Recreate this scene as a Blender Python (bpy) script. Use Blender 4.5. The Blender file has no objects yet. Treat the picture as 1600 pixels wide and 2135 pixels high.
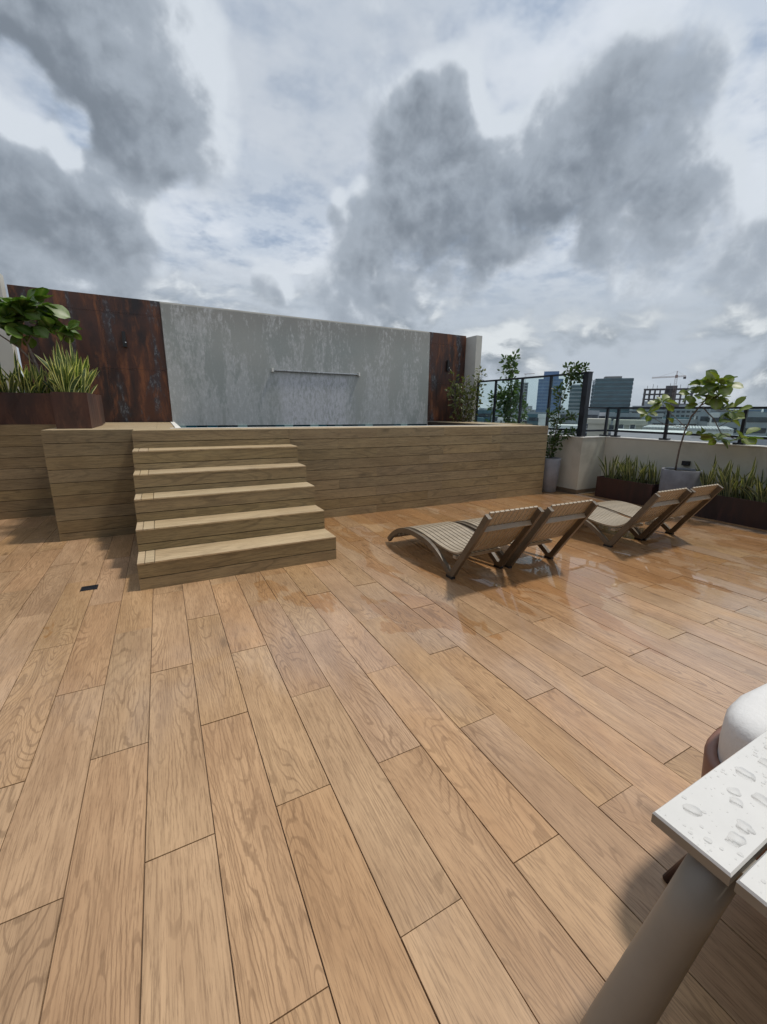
import bpy, math, random
from mathutils import Vector, Matrix, Euler, noise as mnoise

C = bpy.context.scene.collection
scene = bpy.context.scene
rad = math.radians
random.seed(11)

# ------------------------------------------------------------------ camera
CAM_H = 1.515
F, YAW, PITCH, ROLL = 868.87, rad(27.754), rad(13.681), rad(0.562)
fwd = Vector((math.sin(YAW) * math.cos(PITCH), math.cos(YAW) * math.cos(PITCH), -math.sin(PITCH)))
rt0 = Vector((math.cos(YAW), -math.sin(YAW), 0))
up0 = rt0.cross(fwd)
rt = rt0 * math.cos(ROLL) + up0 * math.sin(ROLL)
upv = up0 * math.cos(ROLL) - rt0 * math.sin(ROLL)
cam_data = bpy.data.cameras.new('camera')
cam_data.sensor_fit = 'HORIZONTAL'
cam_data.sensor_width = 36.0
cam_data.lens = F / 1600.0 * 36.0
cam_data.clip_start = 0.02
cam_data.clip_end = 12000
cam = bpy.data.objects.new('camera', cam_data)
C.objects.link(cam)
cam.matrix_world = Matrix(((rt.x, upv.x, -fwd.x, 0), (rt.y, upv.y, -fwd.y, 0), (rt.z, upv.z, -fwd.z, CAM_H), (0, 0, 0, 1)))
scene.camera = cam


def in_view(p, m=1.08):
    v = Vector(p) - Vector((0, 0, CAM_H))
    z = v.dot(fwd)
    if z < 0.05:
        return False
    return abs(v.dot(rt) / z) * F < 800 * m and abs(v.dot(upv) / z) * F < 1067 * m


# ------------------------------------------------------------------ node helper
class NT:
    def __init__(s, tree):
        s.t = tree
        s.n = tree.nodes
        s.l = tree.links

    def node(s, typ, **kw):
        n = s.n.new(typ)
        for k, v in kw.items():
            setattr(n, k, v)
        return n

    def put(s, sock, v):
        if v is None:
            return
        if isinstance(v, bpy.types.NodeSocket):
            s.l.new(v, sock)
        else:
            if hasattr(sock, 'default_value'):
                dv = sock.default_value
                if hasattr(dv, '__len__') and not hasattr(v, '__len__'):
                    v = (v,) * len(dv)
                elif hasattr(dv, '__len__') and len(dv) == 4 and len(v) == 3:
                    v = tuple(v) + (1,)
                sock.default_value = v

    def m(s, op, a, b=None, c=None, clamp=False):
        n = s.node('ShaderNodeMath', operation=op, use_clamp=clamp)
        s.put(n.inputs[0], a)
        if b is not None:
            s.put(n.inputs[1], b)
        if c is not None:
            s.put(n.inputs[2], c)
        return n.outputs[0]

    def v(s, op, a, b=None, sc=None):
        n = s.node('ShaderNodeVectorMath', operation=op)
        s.put(n.inputs[0], a)
        if b is not None:
            s.put(n.inputs[1], b)
        if sc is not None:
            s.put(n.inputs['Scale'], sc)
        return n.outputs['Value'] if op in ('DOT_PRODUCT', 'LENGTH', 'DISTANCE') else n.outputs[0]

    def sep(s, a):
        n = s.node('ShaderNodeSeparateXYZ')
        s.put(n.inputs[0], a)
        return n.outputs

    def comb(s, x=0, y=0, z=0):
        n = s.node('ShaderNodeCombineXYZ')
        for i, q in enumerate((x, y, z)):
            s.put(n.inputs[i], q)
        return n.outputs[0]

    def noise(s, vec, scale=1, detail=3, rough=0.5, dist=0, col=False):
        n = s.node('ShaderNodeTexNoise')
        s.put(n.inputs['Vector'], vec)
        s.put(n.inputs['Scale'], scale)
        s.put(n.inputs['Detail'], detail)
        s.put(n.inputs['Roughness'], rough)
        s.put(n.inputs['Distortion'], dist)
        return n.outputs['Color'] if col else n.outputs[0]

    def vor(s, vec, scale=1, feature='F1', out='Distance'):
        n = s.node('ShaderNodeTexVoronoi', feature=feature)
        s.put(n.inputs['Vector'], vec)
        s.put(n.inputs['Scale'], scale)
        return n.outputs[out]

    def ramp(s, x, a, b, lo=0.0, hi=1.0, smooth=True):
        n = s.node('ShaderNodeMapRange')
        n.interpolation_type = 'SMOOTHSTEP' if smooth else 'LINEAR'
        s.put(n.inputs['Value'], x)
        s.put(n.inputs['From Min'], a)
        s.put(n.inputs['From Max'], b)
        s.put(n.inputs['To Min'], lo)
        s.put(n.inputs['To Max'], hi)
        return n.outputs[0]

    def mix(s, f, a, b, typ='MIX'):
        n = s.node('ShaderNodeMix', data_type='RGBA', blend_type=typ)
        s.put(n.inputs['Factor'], f)
        s.put(n.inputs['A'], a) if False else s.put(n.inputs[6], a)
        s.put(n.inputs[7], b)
        return n.outputs[2]

    def bump(s, h, strength=0.3, dist=0.01):
        n = s.node('ShaderNodeBump')
        s.put(n.inputs['Strength'], strength)
        s.put(n.inputs['Distance'], dist)
        s.put(n.inputs['Height'], h)
        return n.outputs[0]


# ------------------------------------------------------------------ world: cloudy sky
SUN_DIR = Vector((0.42, -0.10, 1.0)).normalized()          # towards the sun
SUN_EL = math.asin(SUN_DIR.z)
SUN_AZ = math.atan2(SUN_DIR.x, SUN_DIR.y)
world = bpy.data.worlds.new('World')
scene.world = world
world.use_nodes = True
wt = NT(world.node_tree)
wt.n.clear()
sky = wt.node('ShaderNodeTexSky', sky_type='NISHITA')
sky.sun_disc = False
sky.sun_elevation = SUN_EL
sky.sun_rotation = SUN_AZ
sky.air_density = 1.2
sky.dust_density = 2.5
# cloud density field: hand placed cloud bodies plus turbulence, in directions
BLOBS = [  # direction, angular radius, weight (negative = a clear gap)
    ((-0.037, 0.852, 0.523), 0.12, 0.5), ((0.033, 0.859, 0.51), 0.11, 0.5), ((0.082, 0.883, 0.462), 0.075, 0.45),
    ((-0.13, 0.83, 0.56), 0.12, 0.5), ((-0.139, 0.939, 0.314), 0.10, 0.5), ((-0.071, 0.95, 0.303), 0.10, 0.55),
    ((-0.005, 0.951, 0.305), 0.065, 0.45), ((-0.17, 0.957, 0.22), 0.13, 0.5), ((-0.34, 0.9, 0.3), 0.16, 0.5),
    ((-0.096, 0.896, 0.433), 0.05, -0.7), ((-0.029, 0.917, 0.397), 0.045, -0.6), ((-0.140, 0.883, 0.448), 0.05, -0.5), ((0.577, 0.627, 0.524), 0.045, -0.5), ((0.708, 0.620, 0.337), 0.03, -0.45), ((0.283, 0.851, 0.443), 0.08, -0.3), ((0.213, 0.820, 0.532), 0.1, -0.3), ((0.109, 0.958, 0.265), 0.06, -0.3), ((0.667, 0.717, 0.203), 0.06, -0.2), ((0.060, 0.929, 0.365), 0.04, -0.4),
    ((0.503, 0.693, 0.516), 0.045, 0.75), ((0.483, 0.746, 0.459), 0.075, 0.65), ((0.548, 0.722, 0.423), 0.085, 0.6),
    ((0.637, 0.657, 0.404), 0.095, 0.55), ((0.681, 0.567, 0.466), 0.085, 0.6), ((0.728, 0.486, 0.484), 0.07, 0.55),
    ((0.732, 0.541, 0.414), 0.11, 0.65), ((0.802, 0.501, 0.32), 0.085, 0.7), ((0.40, 0.845, 0.365), 0.055, 0.45),
    ((0.472, 0.825, 0.31), 0.08, 0.45), ((0.392, 0.885, 0.251), 0.07, 0.35), ((0.568, 0.773, 0.284), 0.09, 0.3),
    ((0.894, 0.37, 0.245), 0.07, 0.7), ((0.335, 0.862, 0.385), 0.025, 0.5), ((0.234, 0.937, 0.255), 0.032, 0.7),
    ((0.45, 0.87, 0.19), 0.07, 0.35),
]


def billow(vec, scale, octs=4):
    """rounded cauliflower lobes, about -0.35 (creases) to 0.35 (lobe tops)"""
    tot = None
    amp, sc = 1.0, scale
    for k in range(octs):
        n = wt.noise(wt.v('ADD', vec, (k * 1.7, k * 2.3, k * 0.9)), sc, 0, 0.5)
        a = wt.m('MULTIPLY', wt.m('ABSOLUTE', wt.m('SUBTRACT', n, 0.5)), amp * 2.6)
        tot = a if tot is None else wt.m('ADD', tot, a)
        amp *= 0.52
        sc *= 2.15
    return wt.m('SUBTRACT', tot, 0.62)


def cloud_field(vec):
    """density of the big cloud bodies in a direction: placed masses, broken up by turbulence and billows"""
    warp = wt.noise(vec, 3.6, 2, 0.5, col=True)
    w = wt.v('SCALE', wt.v('SUBTRACT', warp, (0.5, 0.5, 0.5)), sc=0.09)
    p = wt.v('NORMALIZE', wt.v('ADD', vec, w))
    tot = None
    for d, r, wgt in BLOBS:
        d = Vector(d).normalized()
        dp = wt.v('DOT_PRODUCT', p, tuple(d))
        g = wt.ramp(dp, math.cos(r * 1.7), math.cos(r * 0.1), 0, wgt)
        tot = g if tot is None else wt.m('ADD', tot, g)
    # soft saturation so that overlapping masses do not plateau hard
    tot = wt.m('DIVIDE', wt.m('MULTIPLY', tot, 1.30), wt.m('ADD', wt.m('ABSOLUTE', tot), 0.62))
    warp2 = wt.noise(vec, 9.0, 1, 0.5, col=True)
    vv = wt.v('ADD', vec, wt.v('SCALE', wt.v('SUBTRACT', warp2, (0.5, 0.5, 0.5)), sc=0.035))
    b = billow(vv, 9.0, 5)
    n = wt.m('SUBTRACT', wt.noise(vec, 6.5, 8, 0.58, 0.0), 0.5)
    gen = wt.ramp(wt.noise(vec, 1.9, 2, 0.5, 0.0), 0.50, 0.75, 0.0, 0.5)
    return wt.m('ADD', wt.m('ADD', tot, gen), wt.m('ADD', wt.m('MULTIPLY', b, 0.42), wt.m('MULTIPLY', n, 1.35))), tot


tcw = wt.node('ShaderNodeTexCoord')
V = wt.v('NORMALIZE', tcw.outputs['Generated'])
elev = wt.sep(V)[2]
den = wt.m('ADD', wt.m('MAXIMUM', elev, 0.0), 0.16)
deck = wt.v('DIVIDE', V, wt.comb(den, den, 1.0))
D, Dm = cloud_field(V)
Du, Dm2 = cloud_field(wt.v('NORMALIZE', wt.v('ADD', V, (0.016, -0.004, 0.026))))
t1 = wt.noise(deck, 0.9, 2, 0.5, 0)
t2 = wt.noise(wt.v('ADD', deck, (3.1, 7.7, 0.6)), 6.5, 4, 0.62, 0)
t4 = wt.noise(wt.v('ADD', deck, (1.1, 2.7, 4.6)), 2.4, 5, 0.58, 0)
nish = wt.v('SCALE', sky.outputs[0], sc=0.10)
# broken bright veil with blue-grey holes
veil = wt.mix(wt.ramp(t2, 0.36, 0.60), (0.37, 0.455, 0.59), (0.57, 0.64, 0.74))
veil = wt.mix(wt.ramp(t4, 0.42, 0.62, 0.0, 0.85), veil, (0.74, 0.79, 0.86))
veil = wt.mix(wt.ramp(t2, 0.30, 0.40, 0.30, 0.0), veil, nish)
veil = wt.mix(wt.ramp(t1, 0.50, 0.68, 0.0, 0.5), veil, (0.46, 0.51, 0.58))
# low cloud field towards the horizon: rows of small heaps with bright tops
lwarp = wt.v('SUBTRACT', wt.noise(V, 6.0, 2, 0.5, col=True), (0.5, 0.5, 0.5))
lv = wt.v('ADD', wt.v('MULTIPLY', V, (6.5, 6.5, 14.0)), wt.v('SCALE', lwarp, sc=0.9))


def heaps(vec):
    return wt.m('ADD', wt.m('MULTIPLY', billow(vec, 0.8, 3), 0.22), wt.m('MULTIPLY', wt.m('SUBTRACT', wt.noise(vec, 0.55, 6, 0.58), 0.5), 2.0))


h0 = heaps(lv)
h1 = heaps(wt.v('ADD', lv, (0.10, 0.0, 0.42)))
hl = wt.ramp(wt.m('SUBTRACT', h0, h1), -0.03, 0.22)
lowc = wt.mix(wt.ramp(h0, -0.20, 0.20), (0.50, 0.56, 0.63), (0.255, 0.30, 0.35))
lowc = wt.mix(wt.m('MULTIPLY', hl, wt.ramp(h0, -0.16, 0.16, 0.15, 0.9)), lowc, (0.80, 0.84, 0.86))
lowm = wt.m('MULTIPLY', wt.ramp(elev, 0.34, 0.16), 0.95)
col = wt.mix(lowm, veil, lowc)
# the big grey bodies
cover = wt.ramp(D, 0.16, 0.74)
nlow = wt.m('SUBTRACT', wt.noise(wt.v('ADD', V, (4.0, 1.0, 2.0)), 3.3, 5, 0.52), 0.5)
grad = wt.m('SUBTRACT', Dm, Dm2)                               # + where the mass ends upwards: lit shoulder
fine = wt.m('SUBTRACT', wt.m('SUBTRACT', D, Du), grad)
shade = wt.m('ADD', wt.ramp(Dm, 0.25, 1.25, 0.10, 0.62, False), wt.m('MULTIPLY', nlow, 1.25))
shade = wt.m('SUBTRACT', shade, wt.m('ADD', wt.m('MULTIPLY', grad, 1.35), wt.m('MULTIPLY', fine, 0.70)))
shade = wt.m('ADD', shade, wt.ramp(D, 0.25, 0.95, -0.06, 0.16))
c_lo = wt.mix(wt.ramp(shade, 0.0, 0.42), (0.68, 0.735, 0.80), (0.37, 0.42, 0.485))
ccol = wt.mix(wt.ramp(shade, 0.36, 0.95), c_lo, (0.195, 0.23, 0.275))
col = wt.mix(wt.m('MULTIPLY', cover, 0.96), col, ccol)
col = wt.mix(wt.ramp(elev, -0.02, 0.07, 0.70, 0.0), col, (0.42, 0.49, 0.545))
bg = wt.node('ShaderNodeBackground')
wt.put(bg.inputs['Color'], col)
SKY_GAIN = 0.92
bg.inputs['Strength'].default_value = SKY_GAIN
wo = wt.node('ShaderNodeOutputWorld')
wt.l.new(bg.outputs[0], wo.inputs['Surface'])
world.cycles.sampling_method = 'MANUAL'
world.cycles.sample_map_resolution = 512

# ------------------------------------------------------------------ sun, exposure
sun_d = bpy.data.lights.new('sun', 'SUN')
sun_d.energy = 2.5
sun_d.angle = rad(4.5)
sun_d.color = (1.0, 0.93, 0.84)
sun = bpy.data.objects.new('sun', sun_d)
sun.rotation_euler = SUN_DIR.to_track_quat('Z', 'Y').to_euler()
sun.location = (20, -10, 40)
C.objects.link(sun)
scene.view_settings.view_transform = 'Standard'
scene.view_settings.look = 'None'
scene.view_settings.exposure = 0.10
scene.view_settings.gamma = 1.0
scene.view_settings.use_curve_mapping = False
scene.render.engine = 'CYCLES'
scene.cycles.max_bounces = 6
scene.cycles.diffuse_bounces = 3
scene.cycles.glossy_bounces = 3
scene.cycles.transmission_bounces = 6
scene.cycles.transparent_max_bounces = 10
scene.cycles.use_denoising = True
scene.cycles.caustics_reflective = False
scene.cycles.caustics_refractive = False


# ------------------------------------------------------------------ materials
def new_mat(name):
    m = bpy.data.materials.new(name)
    m.use_nodes = True
    t = NT(m.node_tree)
    return m, t, t.n['Principled BSDF']


def simple(name, col, rough=0.6, metal=0.0, var=0.15, scale=6.0, bump=0.0, spec=0.5, dirt=None):
    m, t, b = new_mat(name)
    tc = t.node('ShaderNodeTexCoord')
    n = t.noise(tc.outputs['Object'], scale, 5, 0.6)
    lo = tuple(max(0, c * (1 - var)) for c in col)
    hi = tuple(c * (1 + var) for c in col)
    cc = t.mix(t.ramp(n, 0.3, 0.7), lo, hi)
    if dirt:
        n2 = t.noise(tc.outputs['Object'], scale * 0.35, 6, 0.65, 0.4)
        cc = t.mix(t.ramp(n2, 0.52, 0.68, 0, 0.6), cc, dirt)
    t.put(b.inputs['Base Color'], cc)
    t.put(b.inputs['Roughness'], t.ramp(n, 0.2, 0.8, rough * 0.85, min(1, rough * 1.15)))
    b.inputs['Metallic'].default_value = metal
    b.inputs['Specular IOR Level'].default_value = spec
    if bump:
        nb = t.noise(tc.outputs['Object'], scale * 12, 4, 0.6)
        t.put(b.inputs['Normal'], t.bump(nb, bump, 0.004))
    return m


def wood(name, across, along, light, mid, dark, rings=9.0, lines=0.55, fine=0.35, wet=False, rough=0.5, tone=0.16, scale=1.0):
    """wood-look porcelain board; grain lies along axis `along` of the object, 0=x 1=y 2=z"""
    m, t, b = new_mat(name)
    tc = t.node('ShaderNodeTexCoord')
    oi = t.node('ShaderNodeObjectInfo')
    r = oi.outputs['Random']
    s = t.sep(tc.outputs['Object'])
    if isinstance(across, tuple):
        ac = t.m('ADD', s[across[0]], s[across[1]])
    else:
        ac = s[across]
    al = s[along]
    o1 = t.m('MULTIPLY', r, 57.3)
    o2 = t.m('MULTIPLY', t.m('FRACT', t.m('MULTIPLY', r, 91.7)), 33.0)
    # cathedral figure: contour lines of a long stretched noise
    wob = t.noise(t.comb(t.m('ADD', t.m('MULTIPLY', ac, 14 * scale), o1), t.m('MULTIPLY', al, 9 * scale), o2), 1, 3, 0.6)
    wobc = t.m('MULTIPLY', t.m('SUBTRACT', wob, 0.5), 0.055)
    base = t.noise(t.comb(t.m('ADD', t.m('MULTIPLY', ac, 7.0 * scale), o1), t.m('ADD', t.m('MULTIPLY', al, 0.95 * scale), o2), o2), 1, 0.6, 0.4, 0.25)
    f = t.m('ADD', base, wobc)
    ringv = t.m('SINE', t.m('MULTIPLY', f, rings * 6.2832))
    line = t.ramp(ringv, 0.40, 0.98)
    strong = t.ramp(t.noise(t.comb(t.m('ADD', t.m('MULTIPLY', ac, 4), o2), t.m('ADD', t.m('MULTIPLY', al, 1.1), o1), 3.3), 1, 2, 0.5), 0.42, 0.62)
    line = t.m('MULTIPLY', line, t.m('ADD', t.m('MULTIPLY', strong, 0.75), 0.25))
    # fine pores
    por = t.noise(t.comb(t.m('ADD', t.m('MULTIPLY', ac, 210 * scale), o1), t.m('MULTIPLY', al, 9.0 * scale), o2), 1, 4, 0.72)
    por2 = t.noise(t.comb(t.m('ADD', t.m('MULTIPLY', ac, 45 * scale), o2), t.m('MULTIPLY', al, 1.6 * scale), o1), 1, 4, 0.6)
    lowf = t.noise(t.comb(t.m('ADD', t.m('MULTIPLY', ac, 6), o2), t.m('ADD', t.m('MULTIPLY', al, 1.6), o2), o1), 1, 3, 0.6)
    knot_v = t.vor(t.comb(t.m('ADD', t.m('MULTIPLY', ac, 3.2), o1), t.m('ADD', t.m('MULTIPLY', al, 1.25), o2), 0), 1.0)
    knot = t.ramp(t.m('ADD', knot_v, t.m('MULTIPLY', wob, 0.06)), 0.16, 0.05)
    c = t.mix(t.ramp(lowf, 0.3, 0.7), light, mid)
    c = t.mix(t.m('MULTIPLY', t.ramp(por2, 0.45, 0.70), fine * 0.5), c, dark)
    c = t.mix(t.m('MULTIPLY', t.ramp(por, 0.46, 0.68), fine * 1.15), c, dark)
    c = t.mix(t.m('MULTIPLY', line, lines), c, dark)
    c = t.mix(t.m('MULTIPLY', knot, 0.5), c, tuple(q * 0.55 for q in dark))
    # board to board tone
    hsv = t.node('ShaderNodeHueSaturation')
    t.put(hsv.inputs['Color'], c)
    t.put(hsv.inputs['Value'], t.ramp(r, 0, 1, 1 - tone, 1 + tone, False))
    t.put(hsv.inputs['Saturation'], t.ramp(t.m('FRACT', t.m('MULTIPLY', r, 17.3)), 0, 1, 0.93, 1.06, False))
    t.put(hsv.inputs['Hue'], t.ramp(t.m('FRACT', t.m('MULTIPLY', r, 37.3)), 0, 1, 0.497, 0.503, False))
    c = hsv.outputs[0]
    h = t.m('SUBTRACT', t.m('MULTIPLY', por, 0.5), t.m('MULTIPLY', line, 0.5))
    if wet:
        g = t.node('ShaderNodeNewGeometry')
        ps = t.sep(g.outputs['Position'])
        w1 = t.noise(t.v('MULTIPLY', g.outputs['Position'], (2.0, 0.95, 1)), 1.0, 5, 0.55, 0.6)
        bias = t.ramp(ps[0], 0.0, 2.6, -0.20, 0.07, False)
        bias2 = t.ramp(ps[1], 1.5, 2.3, -0.20, 0.015, False)
        per = t.m('MULTIPLY', t.m('SUBTRACT', r, 0.5), t.ramp(ps[0], 2.0, 5.0, 0.05, 0.13))
        wv = t.m('ADD', t.m('ADD', w1, per), t.m('ADD', bias, bias2))
        film = t.ramp(wv, 0.500, 0.515)
        damp = t.ramp(wv, 0.18, 0.44)
        c = t.mix(film, c, t.mix(1.0, c, (0.86, 0.74, 0.58), 'MULTIPLY'))
        t.put(b.inputs['Coat Weight'], t.m('ADD', t.m('MULTIPLY', film, 0.05), t.m('MULTIPLY', damp, 0.95)))
        b.inputs['Coat IOR'].default_value = 1.58
        t.put(b.inputs['Coat Roughness'], t.ramp(film, 0, 1, 0.15, 0.015))
        wave = t.noise(g.outputs['Position'], 5.0, 2, 0.5)
        t.put(b.inputs['Coat Normal'], t.bump(wave, 0.05, 0.01))
        t.put(b.inputs['Roughness'], t.m('SUBTRACT', t.ramp(por, 0.3, 0.7, rough * 0.85, rough * 1.15), t.m('MULTIPLY', damp, 0.10)))
    else:
        t.put(b.inputs['Roughness'], t.ramp(por, 0.3, 0.7, rough * 0.85, rough * 1.15))
    t.put(b.inputs['Base Color'], c)
    t.put(b.inputs['Normal'], t.bump(h, 0.22, 0.0015))
    return m


M = {}
M['floor'] = wood('floor_oak_porcelain', 0, 1, (0.495, 0.318, 0.176), (0.392, 0.240, 0.127), (0.168, 0.093, 0.042), wet=True, rough=0.42, rings=24, lines=0.50, fine=0.55, tone=0.085)
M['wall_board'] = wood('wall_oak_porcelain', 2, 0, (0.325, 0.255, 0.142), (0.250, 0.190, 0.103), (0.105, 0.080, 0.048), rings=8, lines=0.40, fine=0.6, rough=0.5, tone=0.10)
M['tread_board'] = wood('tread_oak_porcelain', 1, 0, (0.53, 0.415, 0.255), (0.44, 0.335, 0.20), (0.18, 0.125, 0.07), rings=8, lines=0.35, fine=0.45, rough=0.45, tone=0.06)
M['grout'] = simple('dark_grout', (0.055, 0.038, 0.028), 0.9)
M['floor_grout'] = simple('brown_floor_grout', (0.13, 0.083, 0.050), 0.9)
M['plaster'] = simple('cream_plaster', (0.49, 0.475, 0.405), 0.85, var=0.05, scale=2.5, bump=0.15, dirt=(0.33, 0.32, 0.27))
M['plaster_white'] = simple('pale_plaster', (0.56, 0.55, 0.50), 0.85, var=0.05, scale=2.0, bump=0.15, dirt=(0.42, 0.41, 0.37))
M['cap'] = simple('white_coping', (0.72, 0.71, 0.66), 0.6, var=0.06, dirt=(0.45, 0.44, 0.40))
M['skirting'] = simple('brown_skirting', (0.16, 0.115, 0.075), 0.5)
M['black_metal'] = simple('dark_blue_black_metal', (0.022, 0.026, 0.036), 0.38, 0.3, var=0.25)
M['steel'] = simple('brushed_steel', (0.62, 0.63, 0.64), 0.28, 0.9, var=0.05)
M['spout'] = simple('dull_steel_spout', (0.38, 0.39, 0.39), 0.5, 0.4, var=0.1)
M['lamp_black'] = simple('black_lamp_housing', (0.012, 0.011, 0.011), 0.45)
M['pot_grey'] = simple('grey_cement_pot', (0.22, 0.23, 0.255), 0.75, var=0.16, scale=5, bump=0.3, dirt=(0.38, 0.39, 0.42))
M['pot_grey_dark'] = simple('dark_grey_cement_pot', (0.17, 0.18, 0.205), 0.75, var=0.2, scale=5, bump=0.3)
M['soil'] = simple('potting_soil', (0.03, 0.022, 0.016), 0.95, var=0.5, scale=30)
M['lounger_frame'] = simple('taupe_lounger_resin', (0.12, 0.092, 0.062), 0.42, var=0.12, scale=8, bump=0.05)
M['lounger_slat'] = simple('beige_lounger_slat_resin', (0.35, 0.29, 0.21), 0.40, var=0.12, scale=7, bump=0.05, dirt=(0.25, 0.20, 0.135))
M['table_white'] = simple('wet_white_table_lacquer', (0.66, 0.655, 0.63), 0.22, var=0.03, scale=9)
M['table_edge'] = simple('taupe_table_metal', (0.26, 0.24, 0.205), 0.42, var=0.06)
M['chair_brown'] = simple('red_brown_chair_shell', (0.21, 0.105, 0.075), 0.5, var=0.12)
M['chair_leg'] = simple('dark_brown_chair_leg', (0.06, 0.028, 0.02), 0.5)
M['cushion'] = simple('white_outdoor_fabric', (0.68, 0.675, 0.66), 0.9, var=0.05, scale=5, bump=0.5)
M['drain'] = simple('dark_drain_plate', (0.022, 0.026, 0.032), 0.35, 0.4)
M['bark'] = simple('grey_brown_bark', (0.13, 0.10, 0.08), 0.85, var=0.3, scale=25, bump=0.4)
M['bark_pale'] = simple('pale_stem_bark', (0.22, 0.18, 0.16), 0.85, var=0.3, scale=25, bump=0.4)


M['c_window'] = simple('shade_building_window', (0.03, 0.035, 0.04), 0.1, var=0.1)  # dark glass for the added building behind the camera


def rust_mat(name, base, hot, black, stain=0.5, rough=0.55):
    m, t, b = new_mat(name)
    g = t.node('ShaderNodeNewGeometry')
    p = g.outputs['Position']
    n1 = t.noise(t.v('MULTIPLY', p, (2.2, 2.2, 0.7)), 1.0, 7, 0.62, 0.6)
    n2 = t.noise(t.v('MULTIPLY', p, (7, 7, 1.6)), 1.0, 8, 0.68, 0.4)
    n3 = t.noise(t.v('MULTIPLY', p, (26, 26, 14)), 1.0, 6, 0.7)
    st = t.noise(t.v('ADD', t.v('MULTIPLY', p, (1.5, 1.5, 0.32)), (4.4, 0, 8)), 1.0, 5, 0.6, 0.9)
    c = t.mix(t.ramp(n1, 0.35, 0.62), black, base)
    c = t.mix(t.ramp(n2, 0.48, 0.68, 0, 0.8), c, hot)
    c = t.mix(t.ramp(n3, 0.52, 0.75, 0, 0.5), c, black)
    if stain:
        px = t.sep(p)[0]
        wob_ = t.m('MULTIPLY', t.m('SUBTRACT', n1, 0.5), 1.0)
        run = None
        for cx_, hw_ in ((-0.60, 0.075), (0.13, 0.085), (5.97, 0.085), (6.72, 0.11), (-1.75, 0.06)):
            g_ = t.ramp(t.m('ABSOLUTE', t.m('SUBTRACT', t.m('ADD', px, wob_), cx_)), hw_, hw_ * 0.35)
            run = g_ if run is None else t.m('MAXIMUM', run, g_)
        sm = t.m('MAXIMUM', t.m('MULTIPLY', t.ramp(st, 0.60, 0.65), t.ramp(n2, 0.35, 0.6)), t.m('MULTIPLY', t.m('MULTIPLY', run, t.ramp(n2, 0.30, 0.55)), t.ramp(t.noise(t.v('MULTIPLY', p, (2.5, 2.5, 1.1)), 1.0, 4, 0.6), 0.42, 0.56)))
        c = t.mix(t.m('MULTIPLY', sm, 0.85), c, (0.035, 0.04, 0.05))
        c = t.mix(t.m('MULTIPLY', t.m('MULTIPLY', sm, t.ramp(n3, 0.50, 0.60)), stain), c, (0.26, 0.28, 0.30))
    t.put(b.inputs['Base Color'], c)
    t.put(b.inputs['Roughness'], t.ramp(n2, 0.3, 0.7, rough * 0.75, rough * 1.2))
    t.put(b.inputs['Normal'], t.bump(n3, 0.12, 0.003))
    return m


M['rust'] = rust_mat('rusted_steel_tile', (0.080, 0.029, 0.016), (0.24, 0.085, 0.032), (0.016, 0.011, 0.012))
M['corten'] = rust_mat('corten_planter_steel', (0.070, 0.028, 0.018), (0.125, 0.055, 0.033), (0.03, 0.014, 0.011), stain=0.0, rough=0.6)
M['corten_red'] = rust_mat('dark_red_planter_steel', (0.034, 0.012, 0.010), (0.055, 0.020, 0.015), (0.016, 0.008, 0.008), stain=0.0, rough=0.5)


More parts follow.
